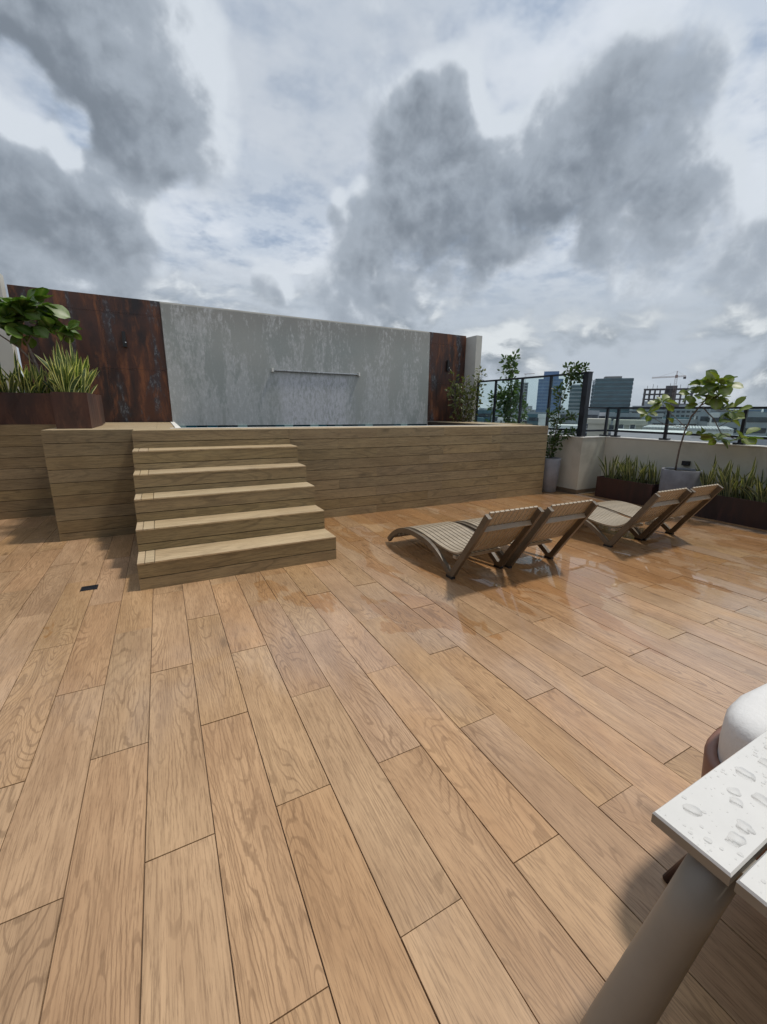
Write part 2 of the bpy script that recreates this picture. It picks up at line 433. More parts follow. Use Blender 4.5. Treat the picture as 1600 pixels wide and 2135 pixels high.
def concrete_mat():
    m, t, b = new_mat('weathered_concrete_render')
    g = t.node('ShaderNodeNewGeometry')
    p = g.outputs['Position']
    s = t.sep(p)
    n1 = t.noise(t.v('MULTIPLY', p, (3.4, 1, 0.80)), 1.0, 8, 0.72, 0.5)
    n2 = t.noise(t.v('MULTIPLY', p, (22, 1, 8)), 1.0, 8, 0.78, 0.2)
    n3 = t.noise(t.v('MULTIPLY', p, (60, 1, 60)), 1.0, 5, 0.7)
    n4 = t.noise(t.v('MULTIPLY', p, (0.8, 1, 0.8)), 1.0, 4, 0.5)
    low = t.ramp(s[2], 1.25, 3.3, 0.045, -0.035, False)
    leftb = t.ramp(s[0], 0.3, 4.5, 0.035, -0.005, False)
    mk = t.m('ADD', t.m('ADD', t.m('MULTIPLY', n1, 0.6), t.m('MULTIPLY', n2, 0.4)), t.m('ADD', low, leftb))
    pale = t.ramp(mk, 0.487, 0.555)
    base = t.mix(t.ramp(n4, 0.35, 0.65), (0.41, 0.425, 0.40), (0.35, 0.38, 0.365))
    topw = t.ramp(s[2], 2.7, 3.35)
    base = t.mix(t.m('MULTIPLY', topw, 0.6), base, (0.31, 0.295, 0.27))
    c = t.mix(t.m('MULTIPLY', pale, 0.52), base, (0.56, 0.575, 0.57))
    # limescale left by the water sheet under the spout
    ex = t.m('MULTIPLY', t.m('SUBTRACT', n1, 0.5), 0.9)
    inx = t.m('MULTIPLY', t.ramp(t.m('ADD', s[0], ex), 2.15, 2.45), t.ramp(t.m('ADD', s[0], ex), 3.85, 3.65))
    inz = t.ramp(t.m('ADD', s[2], t.m('MULTIPLY', ex, 0.2)), 2.26, 2.17)
    lm = t.m('MULTIPLY', t.m('MULTIPLY', inx, inz), t.ramp(n2, 0.36, 0.56, 0.35, 1.0))
    c = t.mix(t.m('MULTIPLY', lm, t.ramp(n2, 0.40, 0.60, 0.35, 0.95)), c, (0.66, 0.66, 0.70))
    fl = t.m('MULTIPLY', t.ramp(n2, 0.50, 0.60), t.ramp(n1, 0.42, 0.55))
    c = t.mix(t.m('MULTIPLY', fl, 0.65), c, (0.64, 0.65, 0.65))
    c = t.mix(t.ramp(n3, 0.45, 0.75, 0, 0.35), c, (0.24, 0.25, 0.235))
    t.put(b.inputs['Base Color'], c)
    b.inputs['Roughness'].default_value = 0.82
    t.put(b.inputs['Normal'], t.bump(t.m('ADD', n2, t.m('MULTIPLY', n3, 0.4)), 0.35, 0.006))
    return m


M['concrete'] = concrete_mat()


def water_mat(name, col=(0.55, 0.8, 0.8), rough=0.02, bump=0.3):
    m, t, b = new_mat(name)
    t.put(b.inputs['Base Color'], col)
    b.inputs['Roughness'].default_value = rough
    b.inputs['IOR'].default_value = 1.33
    b.inputs['Transmission Weight'].default_value = 1.0
    if bump:
        tc = t.node('ShaderNodeTexCoord')
        t.put(b.inputs['Normal'], t.bump(t.noise(tc.outputs['Object'], 9, 3, 0.5), bump, 0.01))
    return m


M['water'] = water_mat('pool_water')


def glass_mat(name='railing_glass', tint=(0.90, 0.965, 0.955), r0=0.035):
    m, t, b = new_mat(name)
    tr = t.node('ShaderNodeBsdfTransparent')
    t.put(tr.inputs['Color'], tint)
    gl = t.node('ShaderNodeBsdfGlossy')
    gl.inputs['Roughness'].default_value = 0.02
    lw_ = t.node('ShaderNodeLayerWeight')
    fac_ = t.m('ADD', t.m('MULTIPLY', t.m('POWER', lw_.outputs['Facing'], 5.0), 0.5), r0)
    mx = t.node('ShaderNodeMixShader')
    t.l.new(fac_, mx.inputs[0])
    t.l.new(tr.outputs[0], mx.inputs[1])
    t.l.new(gl.outputs[0], mx.inputs[2])
    t.l.new(mx.outputs[0], t.n['Material Output'].inputs['Surface'])
    return m


M['glass'] = glass_mat()
M['droplet'] = glass_mat('rain_droplet', (1.0, 1.0, 1.0), 0.012)


def mosaic_mat():
    m, t, b = new_mat('teal_mosaic')
    oi = t.node('ShaderNodeNewGeometry')
    r = oi.outputs['Random Per Island']
    c = t.mix(t.ramp(r, 0.35, 0.5), (0.012, 0.04, 0.055), (0.30, 0.45, 0.44))
    c = t.mix(t.ramp(r, 0.75, 0.8), c, (0.03, 0.10, 0.13))
    t.put(b.inputs['Base Color'], c)
    b.inputs['Roughness'].default_value = 0.12
    return m


M['mosaic'] = mosaic_mat()


def leaf_mat(name, c1, c2, edge=None, rough=0.42, vein=None, edge_w=0.4, trans=0.28):
    m, t, b = new_mat(name)
    tc = t.node('ShaderNodeTexCoord')
    oi = t.node('ShaderNodeObjectInfo')
    g = t.node('ShaderNodeNewGeometry')
    r = t.m('FRACT', t.m('ADD', oi.outputs['Random'], g.outputs['Random Per Island']))
    n = t.noise(tc.outputs['Object'], 22, 4, 0.6)
    c = t.mix(r, c1, c2)
    c = t.mix(t.ramp(n, 0.35, 0.65, 0, 0.4), c, tuple(q * 0.55 for q in c1))
    if vein:
        at = t.node('ShaderNodeAttribute', attribute_name='mid')
        c = t.mix(t.m('MULTIPLY', at.outputs['Fac'], 0.7), c, vein)
    if edge:
        at = t.node('ShaderNodeAttribute', attribute_name='edge')
        sz = t.sep(tc.outputs['Object'])
        bands = t.noise(t.comb(0, 0, t.m('MULTIPLY', sz[2], 40)), 1, 3, 0.6)
        c = t.mix(t.ramp(bands, 0.5, 0.62, 0, 0.5), c, tuple(q * 2.0 for q in c2))
        c = t.mix(t.ramp(at.outputs['Fac'], edge_w, edge_w + 0.2), c, edge)
    t.put(b.inputs['Base Color'], c)
    b.inputs['Roughness'].default_value = rough
    b.inputs['Subsurface Weight'].default_value = 0.0
    b.inputs['Transmission Weight'].default_value = 0.0
    # light that comes through a leaf
    tl = t.node('ShaderNodeBsdfTranslucent')
    t.put(tl.inputs['Color'], t.mix(1.0, c, (1.1, 1.25, 0.5), 'MULTIPLY'))
    mx = t.node('ShaderNodeMixShader')
    mx.inputs[0].default_value = trans
    t.l.new(b.outputs[0], mx.inputs[1])
    t.l.new(tl.outputs[0], mx.inputs[2])
    t.l.new(mx.outputs[0], t.n['Material Output'].inputs['Surface'])
    return m


M['leaf_big'] = leaf_mat('broad_green_leaf', (0.040, 0.10, 0.014), (0.13, 0.22, 0.028), vein=(0.16, 0.22, 0.08))
M['leaf_olive'] = leaf_mat('broad_olive_leaf', (0.095, 0.16, 0.035), (0.22, 0.27, 0.045), vein=(0.26, 0.28, 0.14))
M['leaf_small'] = leaf_mat('small_dark_leaf', (0.035, 0.075, 0.022), (0.085, 0.14, 0.04))
M['leaf_lime'] = leaf_mat('small_yellow_green_leaf', (0.07, 0.095, 0.03), (0.17, 0.185, 0.05))
M['leaf_fresh'] = leaf_mat('small_fresh_leaf', (0.055, 0.11, 0.035), (0.13, 0.20, 0.06))
M['snake'] = leaf_mat('variegated_sword_leaf', (0.06, 0.10, 0.035), (0.14, 0.19, 0.07), edge=(0.85, 0.80, 0.36), edge_w=0.0, trans=0.45)
M['snake_dark'] = leaf_mat('dark_sword_leaf', (0.055, 0.078, 0.036), (0.13, 0.14, 0.075), edge=(0.50, 0.46, 0.24), edge_w=0.15, trans=0.38)


# ------------------------------------------------------------------ mesh helpers
class MB:
    def __init__(s):
        s.v, s.f = [], []
        s.attr = []

    def add(s, vs, fs):
        o = len(s.v)
        s.v += [tuple(q) for q in vs]
        s.f += [tuple(i + o for i in f) for f in fs]
        return s

    def box(s, x0, x1, y0, y1, z0, z1, ch=0.0):
        """box; ch insets the top edge a little"""
        c = ch
        vs = [(x0, y0, z0), (x1, y0, z0), (x1, y1, z0), (x0, y1, z0),
              (x0 + c, y0 + c, z1), (x1 - c, y0 + c, z1), (x1 - c, y1 - c, z1), (x0 + c, y1 - c, z1)]
        return s.add(vs, [(3, 2, 1, 0), (4, 5, 6, 7), (0, 1, 5, 4), (1, 2, 6, 5), (2, 3, 7, 6), (3, 0, 4, 7)])

    def obox(s, c, ax, ay, az):
        c, ax, ay, az = Vector(c), Vector(ax), Vector(ay), Vector(az)
        vs = [c + ax * i + ay * j + az * k for k in (-1, 1) for (i, j) in ((-1, -1), (1, -1), (1, 1), (-1, 1))]
        return s.add(vs, [(3, 2, 1, 0), (4, 5, 6, 7), (0, 1, 5, 4), (1, 2, 6, 5), (2, 3, 7, 6), (3, 0, 4, 7)])

    def tube(s, pts, rads, n=8, cap=True):
        pts = [Vector(p) for p in pts]
        if not hasattr(rads, '__len__'):
            rads = [rads] * len(pts)
        o = len(s.v)
        ref = Vector((0.3, 0.2, 1)).normalized()
        for i, p in enumerate(pts):
            d = (pts[min(i + 1, len(pts) - 1)] - pts[max(i - 1, 0)]).normalized()
            a = d.cross(ref)
            if a.length < 0.05:
                a = d.cross(Vector((1, 0, 0)))
            a.normalize()
            bb = d.cross(a)
            for k in range(n):
                w = 2 * math.pi * k / n
                s.v.append(tuple(p + (a * math.cos(w) + bb * math.sin(w)) * rads[i]))
        for i in range(len(pts) - 1):
            for k in range(n):
                s.f.append((o + i * n + k, o + i * n + (k + 1) % n, o + (i + 1) * n + (k + 1) % n, o + (i + 1) * n + k))
        if cap:
            s.f.append(tuple(o + k for k in range(n))[::-1])
            s.f.append(tuple(o + (len(pts) - 1) * n + k for k in range(n)))
        return s

    def lathe(s, prof, n=32, cx=0, cy=0):
        o = len(s.v)
        for (r, z) in prof:
            for k in range(n):
                w = 2 * math.pi * k / n
                s.v.append((cx + r * math.cos(w), cy + r * math.sin(w), z))
        for i in range(len(prof) - 1):
            for k in range(n):
                s.f.append((o + i * n + k, o + i * n + (k + 1) % n, o + (i + 1) * n + (k + 1) % n, o + (i + 1) * n + k))
        return s

    def ribbon(s, path, x0, x1, th):
        """bar swept along a (y,z) path, between x0 and x1, thickness th (th/2 each side)"""
        o = len(s.v)
        n = len(path)
        for i, (y, z) in enumerate(path):
            a = Vector(path[max(i - 1, 0)])
            b = Vector(path[min(i + 1, n - 1)])
            d = (b - a).normalized()
            nn = Vector((-d.y, d.x)) * th * 0.5
            for sg in (-1, 1):
                for x in (x0, x1):
                    s.v.append((x, y + nn.x * sg, z + nn.y * sg))
        for i in range(n - 1):
            p, q = o + 4 * i, o + 4 * i + 4
            for a, b in ((0, 1), (1, 3), (3, 2), (2, 0)):
                s.f.append((p + a, p + b, q + b, q + a))
        s.f.append((o, o + 2, o + 3, o + 1))
        e = o + 4 * (n - 1)
        s.f.append((e, e + 1, e + 3, e + 2))
        return s

    def mesh(s, name, mat, smooth=False):
        me = bpy.data.meshes.new(name)
        me.from_pydata(s.v, [], s.f)
        me.validate()
        if s.attr and len(s.attr[1]) == len(s.v):
            a = me.attributes.new(s.attr[0], 'FLOAT', 'POINT')
            a.data.foreach_set('value', s.attr[1])
        me.materials.append(mat)
        if smooth:
            me.polygons.foreach_set('use_smooth', [True] * len(me.polygons))
        me.update()
        import bmesh
        bm = bmesh.new()
        bm.from_mesh(me)
        if not s.attr:
            bmesh.ops.recalc_face_normals(bm, faces=bm.faces)
        bm.to_mesh(me)
        bm.free()
        return me

    def build(s, name, mat, parent=None, smooth=False, loc=(0, 0, 0), rot=(0, 0, 0)):
        return place(name, s.mesh(name, mat, smooth), parent, loc, rot)


def place(name, me, parent=None, loc=(0, 0, 0), rot=(0, 0, 0)):
    o = bpy.data.objects.new(name, me)
    C.objects.link(o)
    o.parent = parent
    o.location = loc
    o.rotation_euler = rot
    return o


def tag(o, label, cat, group=None):
    o['label'] = label
    o['category'] = cat
    if group:
        o['group'] = group
    return o


def thing(name, label, cat, loc=(0, 0, 0), rotz=0, group=None):
    o = bpy.data.objects.new(name, None)
    o.empty_display_size = 0.2
    C.objects.link(o)
    o.location = loc
    o.rotation_euler = (0, 0, rotz)
    return tag(o, label, cat, group)


def kind(o, k):
    o['kind'] = k
    return o


_cache = {}


def board_mesh(lx, ly, lz, mat, ch=0.0):
    """origin at min corner; shared between boards of one size"""
    key = (round(lx, 3), round(ly, 3), round(lz, 3), mat, ch)
    if key not in _cache:
        _cache[key] = MB().box(0, lx, 0, ly, 0, lz, ch).mesh('board', M[mat])
    return _cache[key]


def copy_tree(root):
    r = root.copy()
    C.objects.link(r)
    for ch in [c for c in bpy.data.objects if c.parent == root]:
        c = ch.copy()
        C.objects.link(c)
        c.parent = r
        for g in [q for q in bpy.data.objects if q.parent == ch]:
            d = g.copy()
            C.objects.link(d)
            d.parent = c
    return r


# ================================================================== GROUND AND TERRACE FLOOR
GZ = -36.0
kind(MB().box(-3000, 3000, -3000, 3000, GZ - 1, GZ).build('city_ground', simple('city_ground_grey_green', (0.16, 0.17, 0.16), 0.9, var=0.35, scale=0.02)), 'structure')  # grey-green ground with random tone

# the floor: dark grout bed with single planks laid in running bond
bed = MB().box(-6.0, 7.0, -3.0, 7.4, -0.25, -0.006)
floor = kind(bed.build('terrace_floor', M['floor_grout']), 'structure')
PW, PL, GAP = 0.2253, 1.19, 0.0024
PT = 0.012
cand = []
for i in range(-26, 31):
    x = 0.025 + PW * i
    y0 = (1.354 if i % 2 else 0.765)
    for k in range(-4, 6):
        y = y0 + PL * k + 0.006 * x
        xe, ye = x + PW - GAP, y + PL - GAP
        if xe > 6.98 or x < -5.9 or y > 7.36:
            continue
        ye = min(ye, 7.38)
        if ye - y < 0.03:
            continue
        # hidden under the raised deck
        if x > 1.49 and y > 5.56 and xe < 6.3:
            continue
        if x > -0.29 and xe < 1.48 and y > 3.9:
            continue
        if x > -1.15 and xe < 1.49 and y > 5.84:
            continue
        vis = any(in_view((x + a * PW, y + b * (ye - y), 0), 1.02) for a in (0, 0.5, 1) for b in (0, 0.25, 0.5, 0.75, 1))
        dist = math.hypot(x + PW / 2, (y + ye) / 2)
        cand.append((not vis, dist, x, y, ye))
cand.sort()
rest = MB()
nvis = 0
rp = random.Random(5)
for hid, dist, x, y, ye in cand:
    tilt = (rp.uniform(-1, 1) * rad(0.10), rp.uniform(-1, 1) * rad(0.22), 0)
    dz = rp.uniform(-0.0006, 0.0006)
    if not hid and nvis < 290:
        nvis += 1
        ly = ye - y
        me = board_mesh(PW - GAP, ly, PT, 'floor', 0.0009)
        place('floor_plank', me, floor, (x, y, -PT + dz), tilt)
    else:
        rest.box(x, x + PW - GAP, y, ye, -PT, 0, 0.0009)
o = kind(rest.build('floor_plank', M['floor'], floor), 'stuff')

# drain in the floor
dr = thing('floor_drain', 'small dark rectangular drain plate let into the planks beside the stairs', 'drain', (-0.69, 4.13, 0.0))
MB().box(-0.062, 0.062, -0.05, 0.055, 0.0008, 0.004).build('drain_frame', M['drain'], dr)
for k in range(6):
    MB().box(-0.05, 0.05, -0.040 + k * 0.0150, -0.032 + k * 0.0150, 0.004, 0.0056).build('drain_slat', M['black_metal'], dr)

# ================================================================== RAISED POOL DECK
DZ = 1.27
BT = 0.012


def wall_boards(parent, x0, x1, y, ztop, zbot, joints_even, joints_odd, pitch=0.1435, gap=0.0058, depth=BT):
    """horizontal boards on a wall facing -y; y is the front face"""
    z = ztop
    row = 0
    rr = random.Random(int(x0 * 100) + int(y * 37))
    while z > zbot + 0.012:
        zb = max(z - pitch + gap, zbot)
        js = [q for q in (joints_even if row % 2 == 0 else joints_odd) if x0 + 0.02 < q < x1 - 0.02]
        xs = [x0] + js + [x1]
        for a, b in zip(xs[:-1], xs[1:]):
            e = 0.0 if b == x1 else 0.002
            me = board_mesh(b - a - e, depth, z - zb, 'wall_board')
            place('wall_board', me, parent, (a, y + rr.uniform(-0.0008, 0.0008), zb))
        z -= pitch
        row += 1


deck = thing('pool_deck', 'raised pool platform clad in horizontal timber look boards behind the steps', 'pool deck', (0, 0, 0))
core = MB()
core.box(-1.165, 6.32, 5.545, 6.19, 0.0, DZ - 0.014)           # front body, cut back on the left below
core.v = []
core.f = []
core.box(-0.29, 6.32, 5.545, 6.10, 0.0, DZ - 0.014)
core.box(-1.158, -0.29, 5.835, 7.38, 0.0, DZ - 0.014)
core.box(-0.29, 0.10, 6.10, 8.9, 0.0, DZ - 0.014)
core.box(-1.158, -0.29, 7.38, 8.9, 0.0, DZ - 0.014)
core.box(-6.0, -1.158, 7.385, 8.9, 0.0, DZ - 0.014)
core.box(5.90, 6.32, 6.10, 8.9, 0.0, DZ - 0.014)
core.box(6.32, 6.92, 6.30, 8.9, 0.0, DZ - 0.014)
core.box(0.10, 5.90, 6.10, 8.9, 0.0, 0.25)                       # pool bottom
core.build('deck_core', M['grout'], deck)
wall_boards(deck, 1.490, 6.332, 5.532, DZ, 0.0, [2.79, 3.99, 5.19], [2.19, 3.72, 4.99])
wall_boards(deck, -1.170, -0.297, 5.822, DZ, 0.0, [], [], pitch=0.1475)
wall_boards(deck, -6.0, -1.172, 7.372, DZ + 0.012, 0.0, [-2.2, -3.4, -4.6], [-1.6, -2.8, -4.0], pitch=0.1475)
# end faces of the boards round the corners
for yy0, yy1, xx in ((5.546, 6.28, 6.322),):
    z = DZ
    while z > 0.03:
        zb = max(0, z - 0.1395)
        place('end_board', board_mesh(0.012, yy1 - yy0, z - zb, 'wall_board'), deck, (xx, yy0, zb))
        z -= 0.1435
# deck surface planks seen as a pale sliver
y = 5.836
k = 0
while y < 8.7:
    x0s, x1s = (-1.168, 0.16)
    xs = [x0s, -0.5 if k % 2 else -0.05, x1s]
    for a, b in zip(xs[:-1], xs[1:]):
        place('deck_plank', board_mesh(b - a - 0.004, PW - 0.006, 0.013, 'tread_board', 0.0008), deck, (a, y, DZ - 0.0135))
    y += PW
    k += 1
for k in range(7):
    a = -6.0 + k * 0.70
    w = min(0.694, -1.172 - a)
    if w > 0.1:
        for j in range(6):
            place('deck_plank', board_mesh(w, PW - 0.006, 0.013, 'tread_board', 0.0008), deck, (a, 7.386 + j * PW, DZ - 0.0015))
for a, b in ((-0.29, 0.9), (0.904, 2.09), (2.094, 3.29), (3.294, 4.48), (4.484, 5.68), (5.684, 6.33)):
    for j in range(2):
        place('deck_plank', board_mesh(b - a, 0.2225, 0.013, 'tread_board', 0.0008), deck, (a, 5.547 + j * 0.2265, DZ - 0.0132))
for a, b in ((5.90, 6.30), (6.304, 6.915)):
    for j in range(11):
        yy = 6.01 + j * PW
        if a > 6.2 and yy < 6.3:
            continue
        place('deck_plank', board_mesh(b - a, PW - 0.006, 0.013, 'tread_board', 0.0008), deck, (a, yy, DZ - 0.0132))
# pale stone kerb round the pool opening
cp = MB()
cp.box(0.10, 5.90, 6.003, 6.10, DZ - 0.013, DZ + 0.004)
cp.box(0.165, 0.23, 6.10, 8.86, DZ - 0.06, DZ + 0.004)
cp.build('pool_kerb', M['cap'], deck)
# waterline mosaic on the back of the pool
ms = MB()
rr = random.Random(3)
for i in range(30):
    for j in range(2):
        x = 0.235 + i * 0.187
        ms.box(x, x + 0.182, 8.836 + rr.uniform(0, 0.002), 8.86, 1.205 - 0.048 * (j + 1), 1.202 - 0.048 * j)
kind(ms.build('mosaic_tiles', M['mosaic'], deck), 'stuff')
wobj = MB().box(0.232, 5.898, 6.101, 8.834, 0.9, 1.10).build('water', M['water'])
kind(wobj, 'structure')

# ================================================================== STAIRS
st = thing('staircase', 'six riser stair of pale oak look boards leading up to the pool deck', 'stairs', (0, 0, 0))
YF = [3.875, 4.215, 4.52, 4.825, 5.16, 5.50]
ZT = [0.245, 0.45, 0.672, 0.866, 1.073, 1.27]
SX0, SX1 = -0.297, 1.487
cm = MB()
zprev = 0.0
for k in range(6):
    cm.box(SX0 + 0.012, SX1 - 0.012, YF[k] + 0.012, 5.544, zprev, ZT[k] - 0.014)
    zprev = ZT[k] - 0.014
cm.build('stair_core', M['grout'], st)
zp = 0.0
for k in range(6):
    zt = ZT[k]
    wl = SX1 - SX0
    z1 = zt - 0.0005
    if k < 5:
        z1 = zt - 0.0135
    zs = z1 - 0.127
    for (za, zb) in ((zs + 0.007, z1), (zp, zs)):
        if k == 5:
            za, zb = (za, zb)
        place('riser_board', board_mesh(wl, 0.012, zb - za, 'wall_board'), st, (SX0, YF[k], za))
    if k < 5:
        dpt = YF[k + 1] - YF[k] - 0.002
        j = 0.13 + 0.015 * (k % 3)
        for (a, b, sc) in ((SX0, SX0 + j, 1), (SX0 + j + 0.004, SX1, 1)):
            if a == SX0:
                place('tread_board', board_mesh(0.055, dpt, 0.013, 'tread_board', 0.0008), st, (a, YF[k] - 0.003, zt - 0.013))
                place('tread_board', board_mesh(j - 0.059, dpt, 0.013, 'tread_board', 0.0008), st, (a + 0.059, YF[k] - 0.003, zt - 0.013))
            else:
                h1 = dpt * 0.70
                place('tread_board', board_mesh(b - a, dpt, 0.013, 'tread_board', 0.0008), st, (a, YF[k] - 0.003, zt - 0.013))
        # cheek boards on both sides
        for xx in (SX0, SX1 - 0.012):
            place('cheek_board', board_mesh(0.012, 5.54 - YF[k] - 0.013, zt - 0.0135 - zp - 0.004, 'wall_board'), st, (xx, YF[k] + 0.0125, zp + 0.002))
    zp = zt

# ================================================================== FEATURE WALL
YB = 8.88
ZW = 3.335
fw = thing('feature_wall', 'long pool back wall of weathered grey render between two rust panels', 'wall', (0, 0, 0))
MB().box(-1.87, 6.95, YB + 0.015, YB + 0.22, 0.0, ZW - 0.02).build('wall_core', M['plaster_white'], fw)
MB().box(0.205, 5.86, YB - 0.02, YB + 0.014, 1.205, ZW - 0.03, 0).build('concrete_panel', M['concrete'], fw)
zr = [1.272, 2.18, 3.085, ZW]
for xs in ([-1.87, -1.60, -0.70, 0.20], [5.865, 6.12, 6.95]):
    for a, b in zip(xs[:-1], xs[1:]):
        for za, zb in zip(zr[:-1], zr[1:]):
            me = MB().box(a + 0.0015, b - 0.0015, YB, YB + 0.013, za + 0.0015, zb - 0.0015).mesh('rust_panel', M['rust'])
            place('rust_panel', me, fw)
MB().box(-1.87, 6.95, YB + 0.015, YB + 0.22, ZW - 0.018, ZW + 0.004).build('wall_cap', M['plaster_white'], fw)

for nm, x0, y0, x1, y1, zt, lab in (
        ('side_wall', -6.5, 8.62, -1.885, 8.84, 3.44, 'pale plastered wall standing forward of the big rust panel behind the broad leaved tree'),
        ('side_wall', 6.965, 8.50, 7.14, 9.10, 3.30, 'pale plastered end wall closing the narrow rust panel beside the glass rail')):
    w = thing(nm, lab, 'wall', ((x0 + x1) / 2, (y0 + y1) / 2, 0))
    MB().box(x0 - (x0 + x1) / 2, x1 - (x0 + x1) / 2, y0 - (y0 + y1) / 2, y1 - (y0 + y1) / 2, 0, zt).build('wall_body', M['plaster_white'], w)

# slot lamps on the rust panels
for x, z, lab in ((-0.408, 2.66, 'slim black wall lamp on the wide rust panel beside the pale stains'),
                  (6.41, 2.60, 'slim black wall lamp on the narrow rust panel above the olive shrub')):
    lw = thing('wall_lamp', lab, 'wall lamp', (x, YB - 0.001, z), group='black slot lamps on the rust panels')
    MB().box(-0.030, 0.030, -0.055, 0, -0.12, 0.12, 0.004).build('lamp_housing', M['lamp_black'], lw)
    MB().box(-0.022, 0.022, -0.050, -0.01, 0.1205, 0.128).build('lamp_rim', M['black_metal'], lw)
    MB().tube([(0.018, -0.056, -0.05), (0.018, -0.068, -0.05)], 0.011, 10).build('lamp_knob', M['steel'], lw)

# steel water spout
sp = thing('water_spout', 'thin horizontal steel spout bar fixed across the grey wall above the pool', 'water spout', (3.05, YB - 0.02, 2.28))
MB().box(-0.93, 0.93, -0.035, -0.0005, -0.006, 0.006).build('spout_lip', M['spout'], sp)
MB().box(-0.93, 0.93, -0.008, -0.0005, 0.0065, 0.020).build('spout_flange', M['steel'], sp)
for x in (-0.95, 0.95):
    MB().box(x - 0.018, x + 0.018, -0.06, -0.0005, -0.030, 0.040, 0.004).build('end_cap', M['cap'], sp)
for x in (0.02, 0.12):
    MB().box(x - 0.010, x + 0.010, -0.056, -0.0505, -0.012, 0.016).build('clip', M['steel'], sp)

# ================================================================== PARAPET AND RAILINGS
X1, X2, YC = 6.925, 7.585, 5.235
PZ = 1.055
pr = thing('parapet_wall', 'cream plastered parapet with a stepped corner behind the planters', 'parapet', (0, 0, 0))
MB().box(X1, X1 + 0.20, YC + 0.16, 8.49, 0.0, PZ).build('wall_segment', M['plaster'], pr)
MB().box(X1, X2 + 0.18, YC, YC + 0.158, 0.0, PZ).build('wall_segment', M['plaster'], pr)
MB().box(X2, X2 + 0.18, -3.0, YC - 0.002, 0.0, PZ - 0.004).build('wall_segment', M['plaster'], pr)
for b in ((X1 - 0.008, X1 + 0.205, YC + 0.17, 8.488), (X1 - 0.008, X2 + 0.19, YC - 0.008, YC + 0.168), (X2 - 0.008, X2 + 0.19, -3.0, YC - 0.010)):
    MB().box(b[0], b[1], b[2], b[3], PZ + 0.0005, PZ + 0.016).build('coping', M['cap'], pr)
for b in ((X1 - 0.011, X1 - 0.001, YC - 0.011, 6.28), (X1, X2 - 0.001, YC - 0.011, YC - 0.001), (X2 - 0.012, X2 - 0.001, -3.0, YC - 0.012)):
    MB().box(b[0], b[1], b[2], b[3], 0.0, 0.075).build('skirting', M['skirting'], pr)
MB().box(7.0, X2, -3, YC, -0.25, -0.012).build('floor_strip', M['grout'], pr)
o = MB()
for j in range(40):
    y = YC - 0.02 - (j + 1) * 0.2253
    o.box(7.003, X2 - 0.012, y, y + 0.2215, -0.0115, 0.0, 0.0009)
kind(o.build('floor_strip_planks', M['floor'], pr), 'stuff')

ZB = PZ + 0.016
ra = thing('glass_railing', 'tall black framed glass balustrade with dark corner post beyond the deck', 'railing', (7.02, 0, 0))
py = [8.40, 7.77, 6.95, 6.18]
for y in py:
    MB().box(-0.022, 0.022, y - 0.022, y + 0.022, ZB, 2.205).build('post', M['black_metal'], ra)
MB().box(-0.028, 0.028, 5.41, 8.42, 2.206, 2.240).build('top_rail', M['black_metal'], ra)
ys = [8.40, 7.77, 6.95, 6.18, 5.41]
for a, b in zip(ys[1:], ys[:-1]):
    MB().box(-0.02, 0.02, a + 0.023, b - 0.023, 1.17, 1.205).build('bottom_rail', M['black_metal'], ra)
    MB().box(-0.005, 0.005, a + 0.023, b - 0.023, 1.206, 2.205).build('glass_pane', M['glass'], ra)
MB().box(-0.055, 0.055, 5.30, 5.409, ZB, 2.225).build('corner_post', M['black_metal'], ra)
MB().box(-0.062, 0.062, 5.293, 5.416, 2.2255, 2.24).build('post_cap', M['black_metal'], ra)

rb = thing('parapet_railing', 'low black glass railing running along the parapet in front of the city', 'railing', (7.675, 0, 0))
yb2 = [5.10, 4.20, 3.12, 2.0, 0.9, -0.2]
MB().box(-0.024, 0.024, -2.0, 5.345, 1.590, 1.622).build('top_rail', M['black_metal'], rb)
MB().box(-0.575, -0.0245, 5.300, 5.345, 1.590, 1.622).build('top_rail', M['black_metal'], rb)
MB().box(-0.575, -0.0245, 5.305, 5.340, 1.165, 1.200).build('bottom_rail', M['black_metal'], rb)
for y in yb2:
    MB().box(-0.02, 0.02, y - 0.022, y + 0.022, ZB, 1.589).build('post', M['black_metal'], rb)
    MB().box(-0.05, 0.05, y - 0.07, y + 0.07, ZB, ZB + 0.028).build('base_plate', M['black_metal'], rb)
MB().box(-0.02, 0.02, 5.302, 5.342, ZB, 1.589).build('post', M['black_metal'], rb)
MB().box(-0.055, 0.055, 5.24, 5.40, ZB, ZB + 0.03).build('base_plate', M['black_metal'], rb)
yy = [5.302] + yb2
for a, b in zip(yy[1:], yy[:-1]):
    MB().box(-0.018, 0.018, a + 0.023, b - 0.023, 1.165, 1.200).build('bottom_rail', M['black_metal'], rb)
    MB().box(-0.004, 0.004, a + 0.023, b - 0.023, 1.201, 1.589).build('glass_pane', M['glass'], rb)

# dark socket box on the parapet behind the big pot
sb = thing('socket_box', 'small dark weatherproof box fixed to the parapet above the wide grey pot', 'socket box', (X2 - 0.0005, 3.74, 0.725))
MB().box(-0.05, 0, -0.055, 0.055, -0.035, 0.035).build('box_body', M['lamp_black'], sb)
MB().box(-0.056, -0.0505, -0.048, 0.048, -0.028, 0.030).build('box_lid', M['black_metal'], sb)

bw = thing('added_shade_wall', 'added dark rust clad wall out of view that shades the planter side', 'wall', (-4.6, 2.8, 0))  # unseen wall added to block sky light from the deck recess
MB().box(-0.10, 0.10, -5.8, 5.8, 0, 3.40).build('wall_body', M['corten'], bw)

